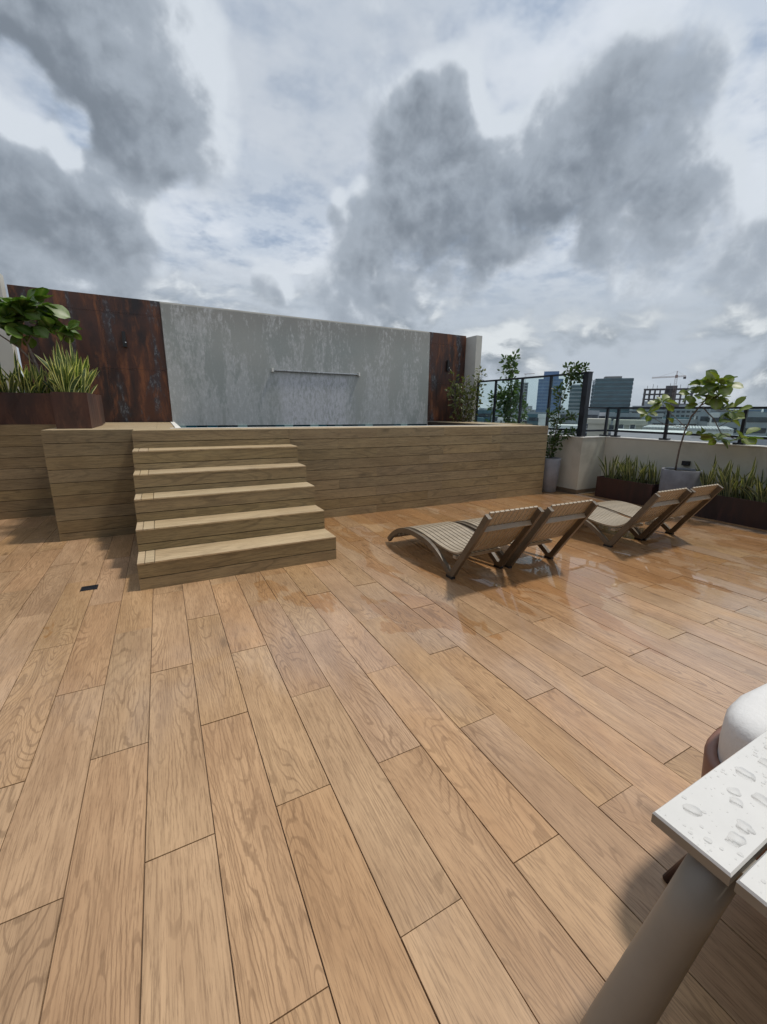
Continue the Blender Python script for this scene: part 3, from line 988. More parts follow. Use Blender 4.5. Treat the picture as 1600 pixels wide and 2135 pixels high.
# roofed building added out of view behind the camera to shade the walls
bh = thing('added_shade_building', 'added roofed building out of view that shades the terrace walls', 'building', (1.0, -4.6, 0))
MB().box(-8.0, 6.0, -1.6, -1.4, 0, 3.4).build('wall', M['plaster'], bh)
MB().box(-8.0, -7.8, -1.4, 1.6, 0, 3.4).build('wall', M['plaster'], bh)
MB().box(-8.2, 6.2, -1.8, 2.7, 3.405, 3.65).build('roof', M['plaster'], bh)
for x in (-7.7, -4.3, -0.9, 2.5, 5.8):
    MB().box(x - 0.09, x + 0.09, 2.3, 2.48, 0, 3.40).build('column', M['black_metal'], bh)
for x in (-6.9, -3.5, 0.1, 3.3):
    MB().box(x, x + 2.6, -1.395, -1.36, 0.05, 2.5).build('window', M['c_window'], bh)

# ================================================================== PLANTERS
def planter(name, label, x0, x1, y0, y1, z0, h, mat, parent_group=None):
    cx, cy = (x0 + x1) / 2, (y0 + y1) / 2
    t = thing(name, label, 'planter', (cx, cy, z0), group=parent_group)
    a, b, w = (x1 - x0) / 2, (y1 - y0) / 2, 0.012
    MB().box(-a, a, -b, -b + w, 0, h).build('side_panel', M[mat], t)
    MB().box(-a, a, b - w, b, 0, h).build('side_panel', M[mat], t)
    MB().box(-a, -a + w, -b + w, b - w, 0, h).build('side_panel', M[mat], t)
    MB().box(a - w, a, -b + w, b - w, 0, h).build('side_panel', M[mat], t)
    # uneven soil
    s = MB()
    nx, ny = 10, 22
    rr2 = random.Random(int(x0 * 10) + 7)
    for i in range(nx + 1):
        for j in range(ny + 1):
            s.v.append((-a + w + (2 * a - 2 * w) * i / nx, -b + w + (2 * b - 2 * w) * j / ny, h - 0.045 + rr2.uniform(-0.012, 0.012)))
    for i in range(nx):
        for j in range(ny):
            p = i * (ny + 1) + j
            s.f.append((p, p + ny + 1, p + ny + 2, p + 1))
    s.build('soil', M['soil'], t)
    return t


planter('planter_box', 'long low rusty steel planter on the recessed deck edge holding the broad leaved tree', -4.4, -0.76, 7.40, 7.86, DZ + 0.012, 0.42, 'corten')
planter('planter_box', 'rusty steel planter box at the deck corner with a pale brown end face', -1.09, -0.745, 6.20, 7.34, DZ + 0.0005, 0.42, 'corten')
planter('planter_box', 'dark red planter trough between the parapet corner and the wide grey pot', 7.07, 7.50, 3.93, 4.945, 0.0005, 0.37, 'corten_red')
planter('planter_box', 'dark red planter trough behind the far loungers past the wide grey pot', 7.07, 7.50, -0.3, 3.30, 0.0005, 0.365, 'corten_red')


# sword leaves ------------------------------------------------------
def sword_mesh(name, L, w, bend, twist, mat, seed):
    rr = random.Random(seed)
    n = 7
    vs, fs, at = [], [], []
    for i in range(n + 1):
        u = i / n
        ww = w * (0.55 + 1.1 * u - 0.2 * u * u) if u < 0.55 else w * (1.095 - (u - 0.55) ** 2 * 1.3) * (1 - ((u - 0.55) / 0.45) ** 2.6) ** 0.8 + 0.0005
        zz = L * u
        off = bend * u * u
        ang = twist * u
        ca, sa = math.cos(ang), math.sin(ang)
        for q, e in ((-1, 1), (-0.72, 0), (0, 0), (0.72, 0), (1, 1)):
            cup = -abs(q) ** 2 * ww * 0.35
            vs.append((q * ww * ca - cup * sa + off, q * ww * sa + cup * ca, zz * (1 - 0.12 * u * abs(bend) / max(L, .01))))
            at.append(float(e))
    for i in range(n):
        for j in range(4):
            p = i * 5 + j
            fs.append((p, p + 1, p + 6, p + 5))
    mb = MB()
    mb.v, mb.f, mb.attr = vs, fs, ('edge', at)
    return mb.mesh(name, M[mat], True)


SW = {}
for mat in ('snake', 'snake_dark'):
    SW[mat] = [sword_mesh('sword_leaf', L, w * (1.0 if mat == 'snake' else 0.72), b, tw, mat, s) for s, (L, w, b, tw) in enumerate(
        ((0.50, 0.027, 0.04, 0.5), (0.42, 0.029, 0.10, -0.6), (0.46, 0.024, 0.15, 0.8), (0.35, 0.028, 0.05, 1.2), (0.56, 0.023, -0.05, -0.4), (0.30, 0.026, 0.12, 0.3)))]


def snake_plant(x, y, z, label, group, mat, n, sc, seed):
    rr = random.Random(seed)
    t = thing('snake_plant', label, 'plant', (x, y, z), group=group)
    for i in range(n):
        a = rr.uniform(0, 6.28)
        r = rr.uniform(0.0, 0.065)
        lean = rr.uniform(0.02, 0.38) * (r / 0.065 * 0.7 + 0.3)
        me = rr.choice(SW[mat])
        o = place('leaf', me, t, (r * math.cos(a), r * math.sin(a), 0))
        o.rotation_euler = Euler((0, lean, a), 'XYZ')
        s = sc * rr.uniform(0.7, 1.12)
        o.scale = (s * rr.uniform(0.8, 1.1), s, s)
    return t


ORD = ['first', 'second', 'third', 'fourth', 'fifth', 'sixth', 'seventh', 'eighth', 'ninth', 'tenth', 'eleventh', 'twelfth', 'thirteenth', 'fourteenth', 'fifteenth', 'sixteenth']
SP1 = ['yellow edged snake plant, %s from the corner box in the long rusty planter' % ORD[15 - k] for k in range(16)]
SP1b = ['yellow edged snake plant, %s from the front end of the corner rusty box' % ORD[k] for k in range(8)]
SP2 = ['dull green snake plant, %s from the parapet corner in the short trough' % ORD[k] for k in range(9)]
SP3 = ['tall dull green snake plant, %s after the wide grey pot in the long trough' % ORD[k] for k in range(15)]
rs = random.Random(21)
G1 = 'snake plants in the rusty planters on the deck'
lab1 = 'yellow edged snake plant growing in the long rusty planter'
for k in range(16):
    x = -2.15 + k * 0.080 + rs.uniform(-0.04, 0.04)
    snake_plant(x, 7.55 + rs.uniform(-0.05, 0.08), DZ + 0.38, SP1[k], G1, 'snake', 9, rs.uniform(0.82, 1.1), 100 + k)
lab1b = 'taller yellow edged snake plant growing in the corner rusty planter'
for k in range(8):
    y = 6.32 + k * 0.125
    snake_plant(-0.92 + rs.uniform(-0.06, 0.06), y, DZ + 0.37, SP1b[k], G1 + ' corner', 'snake', 12, 1.18 if k > 2 else 0.95, 130 + k)
lab2 = 'dull green snake plant growing in the trough nearer the parapet corner'
for k in range(9):
    snake_plant(7.28 + rs.uniform(-0.07, 0.07), 4.86 - k * 0.108, 0.325, SP2[k], 'snake plants in the trough by the parapet corner', 'snake_dark', 11, 0.90, 160 + k)
lab3 = 'tall dull green snake plant growing in the trough behind the far loungers'
for k in range(15):
    snake_plant(7.27 + rs.uniform(-0.08, 0.08), 3.24 - k * 0.105, 0.32, SP3[k], 'snake plants in the trough behind the far loungers', 'snake_dark', 12, 1.04, 190 + k)


# broad leaves ------------------------------------------------------
def broad_leaf(mat, w=0.5, tip=0.0, cup=0.12):
    n = 7
    vs, fs, at = [], [], []
    for i in range(n + 1):
        u = i / n
        ww = w * math.sin(math.pi * min(1, (0.06 + 0.94 * u)) ** (1.15)) ** 0.75 * (0.6 + 0.5 * u) if i < n else 0.02
        ww = max(ww, 0.015)
        z = -0.22 * u * u
        for q, e in ((-1, 0), (-0.5, 0), (0, 1), (0.5, 0), (1, 0)):
            wav = 0.02 * math.sin(u * 19 + q * 2)
            vs.append((q * ww * 0.5, u, z + abs(q) * cup * (0.4 + 0.6 * math.sin(math.pi * u)) + wav * abs(q)))
            at.append(float(e))
    for i in range(n):
        for j in range(4):
            p = i * 5 + j
            fs.append((p, p + 1, p + 6, p + 5))
    mb = MB()
    mb.v, mb.f, mb.attr = vs, fs, ('mid', at)
    return mb.mesh('leaf', M[mat], True)


BL = {m: [broad_leaf(m, 0.85, cup=0.10), broad_leaf(m, 0.74, cup=0.18), broad_leaf(m, 0.92, cup=0.05)] for m in ('leaf_big', 'leaf_olive')}


def broad_tree(name, label, cat, base, stems, clusters, mat, bark, size, seed):
    rr = random.Random(seed)
    t = thing(name, label, cat, base)
    B = Vector(base)
    for nm, pts, r0, r1 in stems:
        pts = [Vector(p) - B for p in pts]
        # smooth a little
        q = []
        for i in range(len(pts) - 1):
            for k in range(3):
                u = k / 3
                w = pts[i].lerp(pts[i + 1], u)
                q.append(w + Vector((rr.uniform(-1, 1), rr.uniform(-1, 1), 0)) * 0.006)
        q.append(pts[-1])
        MB().tube(q, [r0 + (r1 - r0) * i / (len(q) - 1) for i in range(len(q))], 8).build(nm, M[bark], t, True)
    for (cx, cy, cz, n, spread, s) in clusters:
        c = Vector((cx, cy, cz)) - B
        n = int(n * 1.5 + 0.5) if n > 2 else n
        for i in range(n):
            a = i * 2.4 + rr.uniform(-0.4, 0.4)
            el = rr.uniform(-0.5, 1.1)
            d = Vector((math.cos(a) * math.cos(el), math.sin(a) * math.cos(el), math.sin(el)))
            p = c + d * spread * rr.uniform(0.05, 0.8)
            o = place('leaf', rr.choice(BL[mat]), t, p)
            sz = size * s * rr.uniform(0.7, 1.15)
            o.scale = (sz, sz, sz)
            q = d.to_track_quat('Y', 'Z').to_euler()
            o.rotation_euler = (q.x + rr.uniform(-0.4, 0.4), q.y + rr.uniform(-0.9, 0.9), q.z + rr.uniform(-0.3, 0.3))
    return t


# left tree in the long planter
bz = DZ + 0.38
broad_tree('broad_leaf_tree', 'glossy dark green broad leaved tree rising from the long rusty planter', 'tree', (-1.45, 7.62, bz),
           [('trunk', [(-1.43, 7.62, bz), (-1.44, 7.62, 2.05), (-1.50, 7.62, 2.36), (-1.62, 7.62, 2.62)], 0.022, 0.010),
            ('branch', [(-1.46, 7.62, 2.10), (-1.60, 7.60, 2.30), (-1.78, 7.60, 2.45)], 0.013, 0.008),
            ('trunk', [(-1.22, 7.66, bz), (-1.24, 7.66, 2.05), (-1.14, 7.66, 2.42), (-1.20, 7.62, 2.65)], 0.013, 0.007),
            ('branch', [(-1.14, 7.66, 2.38), (-1.05, 7.62, 2.50)], 0.008, 0.005),
            ('branch', [(-1.50, 7.62, 2.36), (-1.35, 7.60, 2.62), (-1.32, 7.60, 2.85)], 0.011, 0.006)],
           [(-1.30, 7.58, 2.86, 10, 0.12, 1.15), (-1.62, 7.58, 2.72, 9, 0.14, 1.0), (-1.40, 7.60, 2.62, 9, 0.16, 1.0), (-1.20, 7.56, 2.55, 8, 0.12, 1.0),
            (-1.78, 7.58, 2.55, 7, 0.12, 1.0), (-1.02, 7.56, 2.54, 6, 0.08, 0.9), (-1.50, 7.55, 2.46, 6, 0.12, 0.95), (-1.85, 7.58, 2.78, 6, 0.1, 0.9), (-1.45, 7.50, 2.74, 10, 0.16, 1.0), (-1.66, 7.50, 2.60, 8, 0.14, 0.9)],
           'leaf_big', 'bark_pale', 0.235, 4)


def round_pot(name, label, x, y, r0, r1, h, mat, rim=0.018):
    t = thing(name, label, 'pot', (x, y, 0.0005))
    pf = [(0.001, 0), (r0 * 0.93, 0), (r0, 0.012), (r0 + (r1 - r0) * 0.5 + 0.006, h * 0.5), (r1, h - 0.004), (r1 - 0.003, h), (r1 - rim, h), (r1 - rim - 0.003, h - 0.006), (r1 - rim - 0.004, h - 0.06)]
    MB().lathe(pf, 40).build('pot_body', M[mat], t, True)
    MB().lathe([(r1 - rim - 0.005, h - 0.035), (0.001, h - 0.028)], 30).build('soil', M['soil'], t)
    return t


round_pot('tall_pot', 'tall slim pale grey pot standing between the deck end and the parapet', 6.62, 5.66, 0.155, 0.192, 0.66, 'pot_grey')
round_pot('wide_pot', 'wide dark grey cement pot between the two dark red troughs', 7.24, 3.63, 0.24, 0.265, 0.655, 'pot_grey_dark', 0.02)

broad_tree('potted_tree', 'thin stemmed olive green broad leaved tree growing in the wide grey pot', 'tree', (7.22, 3.70, 0.63),
           [('trunk', [(7.22, 3.70, 0.62), (7.22, 3.71, 0.95), (7.21, 3.66, 1.25), (7.20, 3.60, 1.48), (7.20, 3.50, 1.64)], 0.014, 0.010),
            ('branch', [(7.20, 3.50, 1.64), (7.20, 3.44, 1.74), (7.18, 3.42, 1.88)], 0.010, 0.006),
            ('branch', [(7.20, 3.50, 1.64), (7.20, 3.36, 1.70), (7.18, 3.24, 1.82)], 0.008, 0.006),
            ('branch', [(7.20, 3.64, 1.30), (7.18, 3.86, 1.48), (7.18, 4.06, 1.66)], 0.006, 0.004),
            ('branch', [(7.20, 3.64, 1.30), (7.18, 3.95, 1.34), (7.18, 4.25, 1.48)], 0.005, 0.004),
            ('branch', [(7.20, 3.48, 1.62), (7.18, 3.30, 1.45), (7.17, 3.16, 1.24), (7.17, 2.95, 1.16)], 0.008, 0.005),
            ('branch', [(7.17, 3.22, 1.32), (7.16, 3.08, 1.42)], 0.005, 0.004)],
           [(7.18, 3.52, 1.92, 8, 0.10, 1.0), (7.18, 3.30, 1.92, 9, 0.10, 1.05), (7.18, 3.30, 1.74, 9, 0.13, 1.0), (7.18, 3.46, 1.66, 6, 0.10, 0.8),
            (7.18, 3.22, 1.56, 5, 0.10, 0.9), (7.17, 4.05, 1.68, 9, 0.09, 0.85), (7.17, 4.25, 1.50, 5, 0.09, 0.85), (7.17, 3.84, 1.36, 2, 0.03, 0.6),
            (7.17, 3.62, 1.18, 1, 0.02, 0.6), (7.17, 3.40, 1.22, 3, 0.05, 0.7), (7.17, 3.20, 1.16, 7, 0.10, 0.85), (7.16, 3.06, 1.42, 3, 0.05, 0.8),
            (7.17, 2.90, 1.18, 6, 0.10, 1.0), (7.17, 3.08, 1.55, 5, 0.09, 0.9), (7.18, 3.62, 1.78, 5, 0.08, 0.9)],
           'leaf_olive', 'bark', 0.19, 8)


# small leaved shrubs ----------------------------------------------
def shrub(name, label, base, stems, mat, bark, leaf, per, seed, spread=0.06):
    rr = random.Random(seed)
    t = thing(name, label, 'shrub', base)
    B = Vector(base)
    fol = MB()
    for pts, r0, dens in stems:
        pts = [Vector(p) - B for p in pts]
        MB().tube(pts, [r0 * (1 - 0.6 * i / (len(pts) - 1)) for i in range(len(pts))], 6).build('stem', M[bark], t, True)
        for i in range(len(pts) - 1):
            seg = (pts[i + 1] - pts[i])
            k0 = int(per * seg.length * dens * (0.5 if i == 0 else 1.0))
            for _ in range(k0):
                u = rr.random()
                p = pts[i] + seg * u
                d = Vector((rr.gauss(0, 1), rr.gauss(0, 1), rr.gauss(0.3, 0.8))).normalized()
                p = p + d * spread * rr.random() ** 0.6
                L = leaf * rr.uniform(0.6, 1.25)
                a = d.cross(Vector((rr.uniform(-1, 1), rr.uniform(-1, 1), rr.uniform(-1, 1)))).normalized()
                w = a * L * 0.24
                nn = d.cross(a) * L * 0.07
                fol.add([p, p + d * L * 0.35 + w + nn, p + d * L * 0.75 + w * 0.8 + nn, p + d * L, p + d * L * 0.75 - w * 0.8 + nn, p + d * L * 0.35 - w + nn, p + d * L * 0.5],
                        [(0, 1, 6), (1, 2, 6), (2, 3, 6), (3, 4, 6), (4, 5, 6), (5, 0, 6)])
    kind(fol.build('foliage', M[mat], t), 'stuff')
    return t


rr = random.Random(77)
stems = []
for k in range(17):
    x = rr.uniform(6.3, 6.75)
    y = rr.uniform(8.1, 8.4)
    tx = x + rr.uniform(-0.42, 0.30)
    z = rr.uniform(1.75, 2.45) if k != 3 else 2.5
    stems.append(([(x, y, DZ), ((x + tx) / 2 + rr.uniform(-0.08, 0.08), y - 0.05, (DZ + z) / 2), (tx, y - 0.1, z)], 0.007, 1.0))
shrub('olive_shrub', 'bushy olive green shrub on the deck against the narrow rust panel', (6.52, 8.25, DZ), stems, 'leaf_lime', 'bark', 0.085, 62, 31, 0.10)

stems = [([(7.40, 7.62, 0.9), (7.39, 7.62, 1.5), (7.38, 7.62, 2.1), (7.36, 7.72, 2.62)], 0.012, 1.3),
         ([(7.38, 7.62, 2.35), (7.36, 7.66, 2.58), (7.35, 7.60, 2.76)], 0.005, 2.6), ([(7.38, 7.64, 2.4), (7.36, 7.80, 2.60), (7.35, 7.88, 2.72)], 0.005, 2.6),
         ([(7.38, 7.62, 2.0), (7.36, 7.85, 2.30), (7.35, 8.02, 2.56)], 0.005, 1.0),
         ([(7.39, 7.62, 1.3), (7.38, 7.42, 1.65), (7.38, 7.34, 1.95)], 0.006, 3.2), ([(7.39, 7.62, 1.3), (7.38, 7.80, 1.65), (7.38, 7.95, 2.05)], 0.006, 2.6),
         ([(7.39, 7.62, 1.5), (7.38, 7.62, 1.8), (7.38, 7.56, 2.2)], 0.006, 3.5), ([(7.39, 7.62, 1.1), (7.38, 7.30, 1.35), (7.38, 7.18, 1.60)], 0.006, 2.6),
         ([(7.39, 7.62, 1.1), (7.38, 7.75, 1.4), (7.38, 7.80, 1.9)], 0.006, 3.2), ([(7.4, 8.3, 1.0), (7.4, 8.28, 1.6), (7.4, 8.22, 1.95)], 0.006, 1.6),
         ([(7.4, 8.26, 1.5), (7.4, 8.15, 1.8), (7.4, 8.1, 2.0)], 0.004, 2.0)]
shrub('slender_shrub', 'tall slender fresh green shrub standing behind the glass panes', (7.4, 7.62, 0.5), stems, 'leaf_fresh', 'bark_pale', 0.115, 60, 32, 0.085)

stems = [([(6.63, 5.66, 0.62), (6.64, 5.64, 0.95), (6.68, 5.64, 1.3), (6.72, 5.64, 1.75), (6.90, 5.62, 2.15)], 0.012, 1.7),
         ([(6.60, 5.66, 0.62), (6.55, 5.64, 0.85), (6.52, 5.66, 1.1)], 0.008, 3.2), ([(6.66, 5.64, 1.0), (6.80, 5.58, 1.10), (7.0, 5.5, 1.13), (7.08, 5.44, 1.02)], 0.008, 3.6),
         ([(7.04, 5.46, 1.08), (7.10, 5.42, 0.98), (7.12, 5.40, 0.82)], 0.004, 1.3), ([(6.68, 5.64, 1.3), (6.55, 5.64, 1.42), (6.45, 5.64, 1.52)], 0.006, 2.6),
         ([(6.68, 5.64, 1.3), (6.86, 5.56, 1.42), (7.0, 5.48, 1.44)], 0.006, 2.8), ([(6.72, 5.64, 1.75), (6.64, 5.64, 1.86), (6.60, 5.64, 1.95)], 0.006, 3.4),
         ([(6.90, 5.62, 2.10), (6.80, 5.60, 2.25), (6.74, 5.60, 2.32)], 0.005, 3.2), ([(6.90, 5.62, 2.10), (7.04, 5.56, 2.24), (7.12, 5.5, 2.34)], 0.005, 4.2),
         ([(6.90, 5.62, 2.12), (6.92, 5.6, 2.25), (6.95, 5.58, 2.38)], 0.005, 4.2), ([(6.90, 5.62, 2.10), (7.06, 5.55, 2.10), (7.14, 5.5, 2.12)], 0.005, 3.6),
         ([(6.64, 5.64, 0.72), (6.66, 5.6, 0.9), (6.74, 5.58, 1.05)], 0.005, 3.4)]
shrub('climbing_shrub', 'dark green leggy shrub spilling out of the tall grey pot', (6.63, 5.66, 0.63), stems, 'leaf_small', 'bark', 0.078, 78, 33, 0.075)

# ================================================================== LOUNGERS
FR1 = [(4.15, 0.035), (4.09, 0.095), (4.00, 0.160), (3.88, 0.218), (3.74, 0.250), (3.60, 0.257), (3.46, 0.250), (3.33, 0.232), (3.20, 0.190), (3.09, 0.130), (3.00, 0.072), (2.945, 0.030)]
FR2 = [(2.945, 0.030), (2.905, 0.055), (2.82, 0.190), (2.70, 0.370), (2.60, 0.520), (2.49, 0.695)]
BED = [(4.13, 0.072), (4.06, 0.130), (3.96, 0.190), (3.84, 0.250), (3.70, 0.285), (3.56, 0.290), (3.42, 0.277), (3.28, 0.258), (3.14, 0.240), (3.00, 0.235), (2.90, 0.250), (2.81, 0.295), (2.74, 0.365), (2.66, 0.475), (2.575, 0.610), (2.505, 0.722)]
YO = 2.945


def sh(p):
    return [(y - YO, z) for y, z in p]


def catmull(p, k=3):
    out = []
    n = len(p)
    for i in range(n - 1):
        p0, p1, p2, p3 = p[max(i - 1, 0)], p[i], p[i + 1], p[min(i + 2, n - 1)]
        for j in range(k):
            u = j / k
            out.append(tuple(0.5 * ((2 * p1[d]) + (-p0[d] + p2[d]) * u + (2 * p0[d] - 5 * p1[d] + 4 * p2[d] - p3[d]) * u * u + (-p0[d] + 3 * p1[d] - 3 * p2[d] + p3[d]) * u ** 3) for d in (0, 1)))
    out.append(p[-1])
    return out


LG = 'matching slatted sun loungers in the middle of the terrace'
HW = 0.315


def make_lounger(label, x, y):
    t = thing('sun_lounger', label, 'sun lounger', (x, y, 0), group=LG)
    fr = MB()
    fr.ribbon(catmull(sh(FR1), 2), -0.019, 0.019, 0.052)
    fm = fr.mesh('front_rail', M['lounger_frame'])
    fr = MB()
    fr.ribbon(sh(FR2), -0.0185, 0.0185, 0.056)
    fm2 = fr.mesh('back_rail', M['lounger_frame'])
    foot = MB().box(-0.021, 0.021, -0.045, 0.045, 0.0, 0.022).mesh('foot', M['lamp_black'])
    for sx_ in (-1, 1):
        place('front_rail', fm, t, (sx_ * (HW - 0.02), 0, 0))
        place('back_rail', fm2, t, (sx_ * (HW - 0.02), 0, 0))
        place('foot', foot, t, (sx_ * (HW - 0.02), 0.0, 0))
    sl = MB()
    sl.ribbon(catmull(sh(BED), 2), -0.0215, 0.0215, 0.016)
    sm = sl.mesh('slat', M['lounger_slat'], False)
    n = 10
    wd = 2 * (HW - 0.042)
    for i in range(n):
        place('slat', sm, t, (-wd / 2 + wd * (i + 0.5) / n, 0, 0))
    cbl = MB().box(-HW + 0.04, HW - 0.04, -0.022, 0.022, -0.014, 0.014).mesh('crossbar', M['lounger_slat'])
    for (yy_, zz_, rx) in ((2.578 - YO, 0.555, rad(58)), (3.60 - YO, 0.255, 0), (4.05 - YO, 0.105, rad(-40)), (2.93 - YO, 0.205, 0)):
        place('crossbar', cbl, t, (0, yy_, zz_), (rx, 0, 0))
    return t


l0 = make_lounger('beige slatted sun lounger nearest the stairs, its foot end open to view', 2.555, 2.935)
for x, y, lab in ((3.235, 2.905, 'beige slatted sun lounger second from the stairs, its back close beside its neighbour'),
                  (4.775, 2.88, 'beige slatted sun lounger third from the stairs, its pale seat showing beyond the gap'),
                  (5.405, 2.865, 'beige slatted sun lounger nearest the long planter trough, last of the four')):
    c = copy_tree(l0)
    c.location = (x, y, 0)
    c['label'] = lab

# ================================================================== TABLE AND CHAIR
TZ = 0.735
tb = thing('outdoor_table', 'white slatted outdoor table corner wet with rain drops', 'table', (0.80, 0.342, 0))
y = 0.0
k = 0
TBL = MB()
SWD = 0.135
for k in range(6):
    y1 = -k * (SWD + 0.007)
    me = MB().box(0, 1.0, y1 - SWD, y1, TZ - 0.005, TZ, 0.003).mesh('table_slat', M['table_white'])
    place('table_slat', me, tb)
    me = MB().box(0.0005, 0.9995, y1 - SWD + 0.0005, y1 - 0.0005, TZ - 0.026, TZ - 0.0052).mesh('slat_edge', M['table_edge'])
    place('slat_edge', me, tb)
MB().box(0.05, 0.10, -0.80, -0.05, TZ - 0.050, TZ - 0.0265).build('apron', M['table_edge'], tb)
MB().box(0.90, 0.95, -0.80, -0.05, TZ - 0.050, TZ - 0.0265).build('apron', M['table_edge'], tb)


def leg(px, py, dx, dy):
    top = Vector((px, py, TZ - 0.028))
    bot = Vector((px + dx, py + dy, 0.0))
    r = [0.040, 0.042, 0.046, 0.049, 0.050]
    pts = [top.lerp(bot, i / 4) for i in range(5)]
    MB().tube(pts, r, 24).build('leg', M['table_edge'], tb, True)


leg(0.075, -0.098, -0.165, 0.094)
leg(0.925, -0.10, 0.165, 0.094)
leg(0.075, -0.74, -0.165, -0.094)
leg(0.925, -0.74, 0.165, -0.094)

# rain water standing on the table
dw = MB()
rd = random.Random(9)


def blob_drop(mb, cx, cy, r, h, seed, asp=1.0, ang=0.0):
    n = 28 if r > 0.006 else 14
    o = len(mb.v)
    rim = []
    for k in range(n):
        w = 2 * math.pi * k / n
        rr_ = r * (1 + 0.35 * mnoise.noise(Vector((math.cos(w) * 1.05 + seed, math.sin(w) * 1.05, seed * 0.37))) * (1.3 if r > 0.010 else 0.5))
        px, py = rr_ * math.cos(w) * asp, rr_ * math.sin(w) / asp
        rim.append((px * math.cos(ang) - py * math.sin(ang), px * math.sin(ang) + py * math.cos(ang)))
    for lev, (sc, zz) in enumerate(((1.0, 0.0), (0.95, 0.55), (0.84, 0.9), (0.5, 1.0))):
        for (px, py) in rim:
            mb.v.append((cx + px * sc, cy + py * sc, TZ + 0.0002 + h * zz))
    mb.v.append((cx, cy, TZ + 0.0002 + h * 1.0))
    for l in range(3):
        for k in range(n):
            mb.f.append((o + l * n + k, o + l * n + (k + 1) % n, o + (l + 1) * n + (k + 1) % n, o + (l + 1) * n + k))
    for k in range(n):
        mb.f.append((o + 3 * n + k, o + 3 * n + (k + 1) % n, o + 4 * n))
    mb.f.append(tuple(o + k for k in range(n))[::-1])


placed = []
tries = 0
while len(placed) < 420 and tries < 14000:
    tries += 1
    big = len(placed) < 46
    r = rd.uniform(0.007, 0.021) if big else 0.0011 + 0.0042 * rd.random() ** 2
    x = rd.uniform(0.0, 0.535)
    yy_ = -rd.uniform(0.0, 0.40)
    row = int(-yy_ / (SWD + 0.007))
    loc = -yy_ - row * (SWD + 0.007)
    if loc < r * 1.25 + 0.004 or loc > SWD - r * 1.25 - 0.004 or x < r * 1.3 + 0.004:
        continue
    if any((x - a) ** 2 + (yy_ - b) ** 2 < (r + c_) ** 2 * 1.15 for a, b, c_ in placed):
        continue
    placed.append((x, yy_, r))
    blob_drop(dw, x, yy_, r, min(0.0022, 0.0007 + r * 0.10), tries * 0.77, rd.uniform(0.85, 1.25) if big else rd.uniform(0.95, 1.08), rd.uniform(0, 3.1))
dro = dw.build('rain_drops', M['droplet'], None, True, (0.80, 0.342, 0))
dro['label'] = 'rain drops and small puddles standing on the white table top'
kind(dro, 'stuff')

ch = thing('tub_chair', 'red brown tub chair with a puffy white cushion behind the white table', 'chair', (1.615, 0.165, 0))
CR = 0.345
shell = MB()


def sq(c):
    return math.copysign(abs(c) ** 0.55, c)


n = 40
a0, a1 = rad(-179), rad(180)
prof = [(CR - 0.07, 0.24), (CR - 0.03, 0.30), (CR - 0.004, 0.40), (CR + 0.004, 0.515), (CR - 0.002, 0.526), (CR - 0.020, 0.526), (CR - 0.026, 0.515), (CR - 0.030, 0.43), (CR - 0.07, 0.32), (CR - 0.10, 0.26)]
for i in range(n + 1):
    w = a0 + (a1 - a0) * i / n
    for (r, z) in prof:
        shell.v.append((r * sq(math.cos(w)), r * sq(math.sin(w)), z))
m_ = len(prof)
for i in range(n):
    for j in range(m_):
        a, b = i * m_ + j, i * m_ + (j + 1) % m_
        shell.f.append((a, b, b + m_, a + m_))
shell.f.append(tuple(range(m_)))
shell.f.append(tuple(n * m_ + q for q in range(m_))[::-1])
shell.build('shell', M['chair_brown'], ch, True)
MB().box(-CR + 0.10, CR - 0.10, -CR + 0.10, CR - 0.10, 0.245, 0.275).build('seat_base', M['chair_brown'], ch)


def cushion(name, cx, cy, cz, rx, ry, rz, e, seed, tilt=0):
    mb = MB()
    nu, nv = 30, 18

    def sp_(c, p):
        return math.copysign(abs(c) ** p, c)
    for j in range(nv + 1):
        ph = -math.pi / 2 + math.pi * j / nv
        for i in range(nu):
            th = 2 * math.pi * i / nu
            x = rx * sp_(math.cos(ph), e) * sp_(math.cos(th), 0.5)
            y_ = ry * sp_(math.cos(ph), e) * sp_(math.sin(th), 0.5)
            z_ = rz * sp_(math.sin(ph), e)
            nz = mnoise.noise(Vector((x * 5 + seed, y_ * 5, z_ * 5))) * 0.016
            l = max(0.01, math.sqrt(x * x + y_ * y_ + z_ * z_))
            mb.v.append((x * (1 + nz / l), y_ * (1 + nz / l), z_ * (1 + nz / l)))
    for j in range(nv):
        for i in range(nu):
            mb.f.append((j * nu + i, j * nu + (i + 1) % nu, (j + 1) * nu + (i + 1) % nu, (j + 1) * nu + i))
    return mb.build(name, M['cushion'], ch, True, (cx, cy, cz), (tilt, 0, 0))


cushion('seat_cushion', 0, 0, 0.39, 0.285, 0.285, 0.10, 0.5, 1)
cushion('back_cushion', 0.0, 0.0, 0.575, 0.318, 0.318, 0.128, 0.36, 5, 0)
for sx_, sy_ in ((-1, 1), (1, 1), (-1, -1), (1, -1)):
    MB().tube([(sx_ * 0.21, sy_ * 0.24, 0.25), (sx_ * 0.27, sy_ * 0.33, 0.0)], [0.024, 0.015], 12).build('leg', M['chair_leg'], ch, True)

# ================================================================== THE CITY BEYOND
def az_pos(az, d):
    return d * math.sin(rad(az)), d * math.cos(rad(az))


